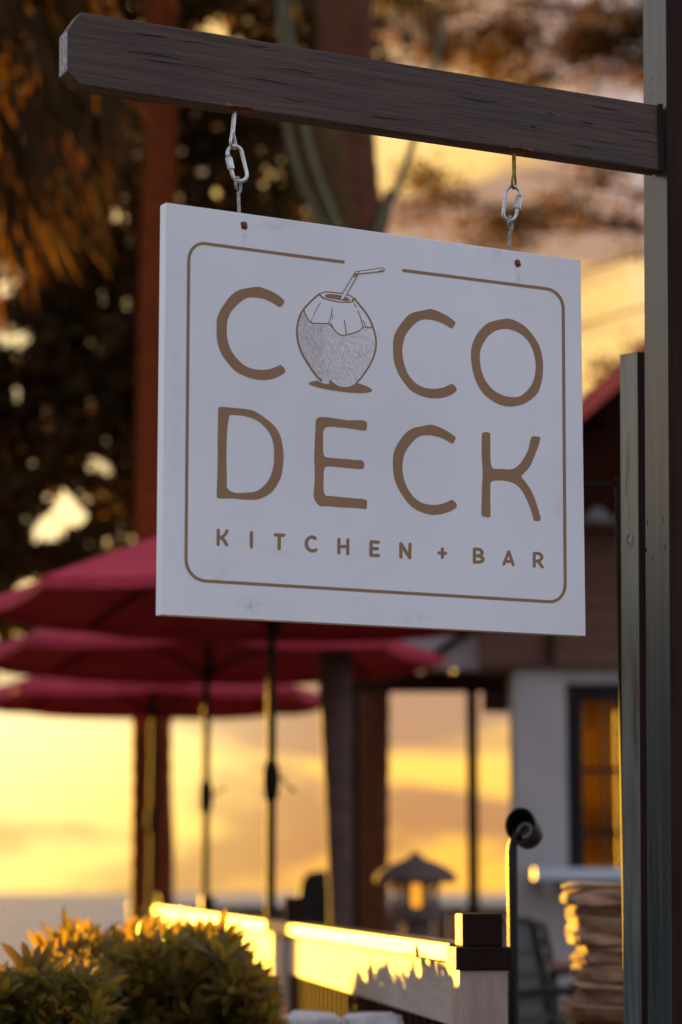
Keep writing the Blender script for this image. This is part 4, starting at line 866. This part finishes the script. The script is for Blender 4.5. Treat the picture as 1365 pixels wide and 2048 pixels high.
# big leafy tree behind everything at the left
D0 = 22.0
tr = thing('leafy_tree', 'large dark leafy tree filling the upper left behind the palms', 'tree', Vector((xat(322, 21.5), 21.5, 0)))
tx = xat(322, 21.5)
MB().tube([(tx, 21.5, 0), (tx + 0.02, 21.5, 2), (tx - 0.1, 21.6, 4.2), (tx - 0.3, 21.7, 6.5), (tx - 0.2, 22, 9)], [0.13, 0.11, 0.10, 0.08, 0.05], 10).build('trunk', M['brown_bark'], tr, smooth=True)
cl = []
while len(cl) < 800:
    px, py, d = random.uniform(-420, 700), random.uniform(-300, 1250), random.uniform(20, 25)
    if py > 1130 and px > 360: continue
    if px > 620 and py > 150: continue
    cl.append(at(px, py, d))
# the open places the sky shows through in the photograph
holes = [(10, 560, 60), (20, 680, 50), (140, 1010, 62), (90, 1060, 50), (200, 930, 36), (235, 1085, 32), (260, 610, 24), (185, 690, 20), (240, 430, 26), (430, 65, 44), (470, 90, 30), (60, 1180, 40), (40, 1215, 26), (110, 1322, 30), (25, 1330, 32), (345, 350, 20), (400, 345, 18), (365, 400, 20), (230, 250, 18), (50, 290, 18), (640, 330, 30), (180, 810, 18), (35, 790, 22)]
holes = [(a_, b_, c_ * 0.8) for a_, b_, c_ in holes] + [(random.uniform(-60, 560), random.uniform(20, 1120), random.uniform(7, 13)) for _ in range(70)]
def open_place(p):
    q = Vector(p) - EYE; zc = q.dot(FWD); px, py = 682.5 + FPX * q.x / zc, 1024 - FPX * q.dot(UP) / zc
    for hx, hy, hr in holes:
        dd = math.hypot(px - hx, py - hy)
        if (dd < hr * 0.7 and random.random() < 0.87) or (dd < hr * 1.15 and random.random() < 0.6): return True
    return False
lv = clumps_to_leaves(cl, 80, (0.27, 0.3, 0.24))
lv = np.array([p for p in lv if not open_place(p)])
leaf_mesh(lv, 0.17, 0.085, 'crown', M['leaf_dark'], tr)
for k in range(7):
    e = Vector(cl[k * 9]); s0 = Vector((tx - 0.1, 21.6, random.uniform(3.6, 7)))
    if e.z < s0.z + 0.3: e.z = s0.z + 0.6
    MB().tube([s0, s0.lerp(e, 0.5) + Z * 0.15, e], [0.05, 0.035, 0.015], 6).build('limb', M['brown_bark'], tr, smooth=True)

# trees added unseen past the left edge, for dark reflections and umbrella shade
def side_tree(name, label, x, y, zlo, zhi, rx, ry, n, leaf):
    t = thing(name, label, 'tree', Vector((x, y, 0)))
    MB().tube([(x, y, 0), (x + 0.05, y, zlo * 0.6), (x - 0.05, y + 0.1, zlo + 0.3), (x, y, (zlo + zhi) / 2)], [0.12, 0.1, 0.085, 0.05], 10).build('trunk', M['brown_bark'], t, smooth=True)
    c = []
    while len(c) < n:
        u, v, w = random.uniform(-1, 1), random.uniform(-1, 1), random.uniform(-1, 1)
        if u * u + v * v + w * w * 0.6 < 1: c.append((x + u * rx, y + v * ry, (zlo + zhi) / 2 + w * (zhi - zlo) / 2))
    lv = clumps_to_leaves(c, 30, (0.18, 0.18, 0.13)); lv = lv[lv[:, 2] > zlo - 0.1]
    leaf_mesh(lv, leaf, leaf * 0.7, 'crown', M['leaf_warm'], t)
    for k in range(5):
        e = Vector(c[k * 5]); s0 = Vector((x, y, zlo + 0.1)); MB().tube([s0, s0.lerp(e, .5) + Z * .1, e], [0.045, 0.03, 0.012], 6).build('limb', M['brown_bark'], t, smooth=True)
side_tree('unseen_tree', 'unseen round-leaved low tree added left of the sign to darken reflections', -3.9, 7.6, 0.7, 2.9, 1.6, 1.5, 330, 0.15)
side_tree('unseen_tree', 'unseen broad tree added left of the umbrellas to block the low sun', -5.9, 20.5, 3.35, 4.7, 2.5, 2.2, 420, 0.2)
side_tree('unseen_tree', 'unseen farthest tree added at the left to block the low sun', -9.6, 24.0, 3.4, 4.8, 2.8, 2.4, 420, 0.2)

# tall straight reddish trunk at the left
def trunk_path(pts, d, k=1.0, n=14, rings=True):
    """pts: list of (px, py, width_px) down the trunk"""
    P_ = [at(a, b_, d) for a, b_, w in pts]; Rr = [w / 2 / FPX * d * 1.01 for a, b_, w in pts]
    out = []; rad = []
    for i in range(len(P_) - 1):
        m_ = max(2, int((P_[i] - P_[i + 1]).length / 0.09))
        for j in range(m_):
            f = j / m_; out.append(P_[i].lerp(P_[i + 1], f)); rad.append((Rr[i] * (1 - f) + Rr[i + 1] * f) * (1.035 if (len(out) % 2) else 0.985))
    out.append(P_[-1]); rad.append(Rr[-1]); return out, rad
def frond(root, dirv, length, droop, nleaf, leafl, mat_leaf, mat_stalk, parent, bare=0.25, width=0.03, stalk_r=0.02, hang=0.4):
    dirv = Vector(dirv).normalized(); pts = []; p = Vector(root); v = dirv.copy(); n = 12
    for i in range(n + 1):
        pts.append(p.copy()); p = p + v * (length / n); v = (v + Vector((0, 0, -droop / n))).normalized()
    st = MB().tube(pts, [stalk_r * (1 - 0.85 * i / n) for i in range(n + 1)], 6).build('frond_stalk', mat_stalk, parent, smooth=True)
    mb = MB()
    for i in range(nleaf):
        f = bare + (1 - bare) * (i + 0.5) / nleaf; k = min(int(f * n), n - 1); q = pts[k].lerp(pts[k + 1], f * n - k); t = (pts[k + 1] - pts[k]).normalized()
        s0 = t.cross(Z)
        if s0.length < 0.05: s0 = Vector((1, 0, 0))
        s0.normalize(); l_ = leafl * (1 - 0.55 * abs(f - 0.5)) * random.uniform(.85, 1.1)
        for sg in (-1, 1):
            dv = (s0 * sg * 0.8 + t * 0.55 - Z * hang * random.uniform(.4, 1.3)).normalized(); tip = q + dv * l_ - Z * hang * 0.12
            wv = t * width * 0.5; mid = q + dv * l_ * 0.45
            mb.add([q - wv * .4, q + wv * .4, mid + wv, tip, mid - wv], [(0, 1, 2, 3, 4)])
    mb.build('leaflets', mat_leaf, st)
    return st

d = 19.5
tp_, rd_ = trunk_path([(322, 215 - 420, 66), (322, 215, 70), (312, 700, 74), (304, 1300, 78), (303, 1700, 80), (302, 2150, 92)], d)
pt = thing('palm_tree', 'tall palm with a straight reddish trunk left of the sign', 'palm tree', Vector((tp_[-1].x, d, 0)))
MB().tube(tp_, rd_, 14).build('trunk', M['red_bark'], pt, smooth=True)
for k in range(9):
    a = 2 * math.pi * k / 9 + 0.3
    frond(tp_[0] - Z * 0.1, (math.cos(a), math.sin(a) * 0.8, 0.5 + 0.25 * (k % 3)), 3.0, 1.9, 46, 0.75, M['leaf_dark'], M['stalk'], pt, width=0.05, stalk_r=0.03, hang=0.9)

# pair of palms behind the middle of the sign
d = 17.0
tp_, rd_ = trunk_path([(690, -330, 110), (690, 0, 118), (700, 300, 106), (724, 470, 90), (738, 1000, 80), (743, 1350, 74), (740, 1800, 72), (740, 2120, 80)], d)
pb = thing('palm_tree', 'thick reddish brown palm trunk rising behind the middle of the sign', 'palm tree', Vector((tp_[-1].x, d, 0)))
MB().tube(tp_, rd_, 16).build('trunk', M['brown_bark'], pb, smooth=True)
for k in range(8):
    a = 2 * math.pi * k / 8 + 0.2
    frond(tp_[0] - Z * 0.15, (math.cos(a), math.sin(a) * 0.8, 0.9), 2.6, 1.5, 30, 0.6, M['leaf_dark'], M['stalk'], pb, width=0.045, stalk_r=0.03, hang=0.8)
d = 14.0
tp_, rd_ = trunk_path([(712, 480, 56), (700, 700, 58), (684, 1000, 60), (670, 1345, 68), (677, 1600, 54), (682, 1820, 46), (686, 2100, 54)], d)
pa = thing('palm_tree', 'slender grey palm with green stalks spreading above the sign', 'palm tree', Vector((tp_[-1].x, d, 0)))
MB().tube(tp_, rd_, 14).build('trunk', M['grey_bark'], pa, smooth=True)
root = tp_[0]
def stalk_to(pxpys, w0, w1, mat):
    pts = [at(a, b_, d) for a, b_ in pxpys]; q = [Vector(v) for v in catmull([tuple(p) for p in pts], 4, False)]
    n = len(q); return MB().tube(q, [w0 * (1 - i / (n - 1)) + w1 * i / (n - 1) for i in range(n)], 8).build('frond_stalk', mat, pa, smooth=True), q[-1]
for path, w0, w1 in (([(690, 520), (640, 440), (600, 350), (578, 270), (572, 180), (560, 40)], 0.028, 0.020), ([(700, 510), (665, 430), (632, 340), (612, 260), (590, 120), (560, -40)], 0.026, 0.02), ([(740, 520), (768, 430), (795, 375), (822, 300), (850, 210), (885, 60)], 0.03, 0.013)):
    st, e = stalk_to(path, w0, w1, M['stalk'])
    frond(e, (path[-1][0] - path[-2][0], 20, -(path[-1][1] - path[-2][1]) + 20), 1.8, 1.6, 28, 0.5, M['leaf_dark'], M['stalk'], pa, bare=0.05, width=0.04, stalk_r=0.013, hang=0.5)

M['sheath'] = surf('palm_sheath', (0.10, 0.058, 0.018), (0.06, 0.034, 0.012), rough=0.8, spec=0.1, scale=4, stretch=(4, 4, 0.7), bump=0.4)
for path, ws in (([(704, 560), (672, 450), (648, 340), (628, 240), (618, 130)], (0.05, 0.12, 0.15, 0.13, 0.07)), ([(728, 560), (752, 470), (768, 420), (782, 380)], (0.04, 0.06, 0.05, 0.02))):
    pts = [at(a_, b_, 14.12) for a_, b_ in path]
    MB().tube(pts, ws, 10, flat=0.5).build('leaf_sheath', M['sheath'], pa, smooth=True)

# fan palm at the left with a skirt of dry hanging fronds
d = 13.0
fx = xat(-120, d); fpz = zat(-150, d)
fan = thing('fan_palm', 'palm at the upper left edge with dry brown fronds hanging down', 'palm tree', Vector((fx, d, 0)))
MB().tube([(fx, d, 0), (fx + 0.05, d, 2.5), (fx, d, fpz)], [0.16, 0.13, 0.12], 12).build('trunk', M['grey_bark'], fan, smooth=True)
for k in range(70):
    a = random.uniform(0, 2 * math.pi); rr = random.uniform(0.1, 0.95); s0 = Vector((fx + math.cos(a) * rr * 1.05, d + math.sin(a) * rr * 0.7, fpz + random.uniform(-1.35, 0.5)))
    L_ = random.uniform(0.5, 0.95); mb = MB(); ns = 13
    out = Vector((math.cos(a), math.sin(a), 0)) * 0.42 - Z
    out.normalize(); side = out.cross(Vector((random.gauss(0, 1), random.gauss(0, 1), 0.2))).normalized()
    for j in range(ns):
        f = (j - (ns - 1) / 2) / ns; dv = (out + side * f * random.uniform(0.7, 1.1) + Vector((random.gauss(0, .06), random.gauss(0, .06), 0))).normalized()
        wv = side * 0.02; md = s0 + dv * L_ * 0.5; tip = s0 + dv * L_ * random.uniform(.85, 1.1) - Z * 0.06
        mb.add([s0 - wv * .4, s0 + wv * .4, md + wv, tip, md - wv], [(0, 1, 2, 3, 4)])
    top = Vector((fx + math.cos(a) * 0.1, d + math.sin(a) * 0.1, max(s0.z + 0.25, fpz - 0.6)))
    mb.tube([top, s0.lerp(top, 0.5) + Z * 0.06, s0], 0.008, 4)
    mb.build('dry_frond', M['dry_frond'] if k % 3 else M['leaf_dark'], fan)

# open tree at the right whose sparse branches cross the sky
d = 26.0
rx0 = xat(1480, d)
rt = thing('sparse_tree', 'far tree at the right with thin sparse branches against the orange sky', 'tree', Vector((rx0, d, 0)))
MB().tube([(rx0, d, 0), (rx0 - 0.1, d, 4), (rx0 + 0.1, d, 8), (rx0, d, 12)], [0.2, 0.17, 0.12, 0.05], 10).build('trunk', M['brown_bark'], rt, smooth=True)
cl = []
for (ax_, ay_, bx_, by_, n_, sp) in ((1480, 100, 760, -30, 34, 45), (1480, 160, 800, 90, 30, 30), (1480, 60, 1000, 150, 16, 24), (1480, 500, 800, 400, 12, 26), (1480, 480, 900, 480, 13, 18), (1480, 150, 1180, 40, 10, 40), (1450, -60, 760, -120, 30, 50), (1480, 620, 1150, 800, 6, 20), (1480, 470, 1040, 345, 4, 16)):
    A, B = at(ax_, ay_, d), at(bx_, by_, d)
    mid = A.lerp(B, .5) + Z * 0.15
    MB().tube([A, mid, B], [0.04, 0.025, 0.008], 6).build('limb', M['brown_bark'], rt, smooth=True)
    for _ in range(n_):
        f = 1 - random.random() ** 1.3 * 0.75; p = A.lerp(B, f) + Z * (0.15 * 4 * f * (1 - f) + random.gauss(0, sp) / FPX * d) + Vector((random.gauss(0, .12), random.gauss(0, .5), 0)); cl.append(p)
lv = clumps_to_leaves(cl, 95, (0.17, 0.2, 0.07))
leaf_mesh(lv, 0.10, 0.042, 'crown', M['leaf_dark'], rt)

# leafy shrub at the lower left
def whorl_mesh(seed, n=11, L=0.085):
    r = random.Random(seed); mb = MB()
    for k in range(n):
        a = 2.4 * k + r.uniform(-.25, .25); el = R(15 + 55 * k / n) + r.uniform(-.15, .15); l_ = L * r.uniform(.75, 1.15); w = l_ * 0.115
        dv = Vector((math.cos(a) * math.cos(el), math.sin(a) * math.cos(el), math.sin(el))); sd = Vector((-math.sin(a), math.cos(a), 0)); nu = dv.cross(sd)
        p1_, p2_, p3_ = dv * l_ * .4, dv * l_ * .75 - Z * l_ * .05, dv * l_ - Z * l_ * 0.18
        fold = nu * -w * 0.35
        mb.add([Vector((0, 0, 0)), p1_ + sd * w + fold, p1_, p1_ - sd * w + fold, p2_ + sd * w * .75 + fold, p2_, p2_ - sd * w * .75 + fold, p3_], [(0, 2, 1), (0, 3, 2), (1, 2, 5, 4), (2, 3, 6, 5), (4, 5, 7), (5, 6, 7)])
    mb.tube([(0, 0, -0.05), (0, 0, 0.015)], [0.003, 0.002], 5)
    me = bpy.data.meshes.new('leaf_whorl'); me.from_pydata(mb.v, [], [tuple(f) for f in mb.f]); me.validate()
    me.polygons.foreach_set('use_smooth', [True] * len(me.polygons)); return me
WA = [whorl_mesh(s, 14 + s % 3) for s in range(6)]; WB = [whorl_mesh(40 + s, 12) for s in range(3)]
for me in WA: me.materials.append(M['shrub_a'])
for me in WB: me.materials.append(M['shrub_b'])
def shrub(label, px0, px1, topf, d0, d1, n, big, inner):
    cx_ = xat((px0 + px1) / 2, (d0 + d1) / 2); dc = (d0 + d1) / 2
    s = thing('leafy_shrub', label, 'shrub', Vector((cx_, dc, 0)), 'shrubs beside the fence')
    for k in range(9):
        e = at(px0 + (px1 - px0) * (k + .5) / 9, topf(px0 + (px1 - px0) * (k + .5) / 9) + 60, dc)
        MB().tube([(cx_ + random.uniform(-.1, .1), dc, 0), ((cx_ + e.x) / 2, dc + random.uniform(-.2, .2), e.z * 0.55), e], [0.018, 0.012, 0.005], 6).build('stem', M['twig'], s, smooth=True)
    def spot(lo_, sig):
        while True:
            px = random.uniform(px0, px1); dd = random.uniform(d0, d1); py = topf(px) + lo_ + abs(random.gauss(0, 1)) * sig
            if py < 2260: return at(px, py, dd)
    def pose_():
        return Matrix.Rotation(random.uniform(0, 6.28), 4, 'Z') @ Matrix.Rotation(random.gauss(0, .5), 4, 'X') @ Matrix.Rotation(random.gauss(0, .5), 4, 'Y')
    for i in range(n):
        p = spot(random.choice((-28, -18, -10, 0, 8, 16)) * random.uniform(.5, 1), 66); me = random.choice(WA if random.random() < 0.68 else WB)
        o = bpy.data.objects.new('leaf_whorl', me); col.objects.link(o); o.parent = s; o.location = p - s.location
        o.rotation_euler = pose_().to_euler(); k = random.uniform(.75, 1.6) * big; o.scale = (k, k, k)
    V = []; Fc = []       # the leaves deeper in, too many to pick apart
    for i in range(inner):
        p = spot(58, 110); me = random.choice(WA); k = random.uniform(.8, 1.3) * big; mt = Matrix.Translation(p) @ pose_() @ Matrix.Scale(k, 4); o0 = len(V)
        V += [tuple(mt @ v.co) for v in me.vertices]; Fc += [tuple(o0 + j for j in f.vertices) for f in me.polygons]
    me = bpy.data.meshes.new('inner_leaves'); me.from_pydata(V, [], Fc); o = link('inner_leaves', me, M['shrub_a'], s, smooth=True); o['kind'] = 'stuff'
shrub('dense leafy shrub in front of the fence, its leaves backlit', 40, 530, lambda x: np.interp(x, [0, 60, 120, 150, 200, 250, 300, 400, 440, 470, 500, 530], [2025, 2000, 1940, 1878, 1932, 1905, 1880, 1908, 1900, 1945, 1990, 2040]), 6.4, 7.8, 298, 1.05, 480)
shrub('lower leafy shrub at the bottom left corner of the picture', -150, 200, lambda x: np.interp(x, [-150, 0, 50, 100, 200], [2000, 1998, 1978, 1965, 1985]), 5.8, 6.6, 200, 0.9, 300)
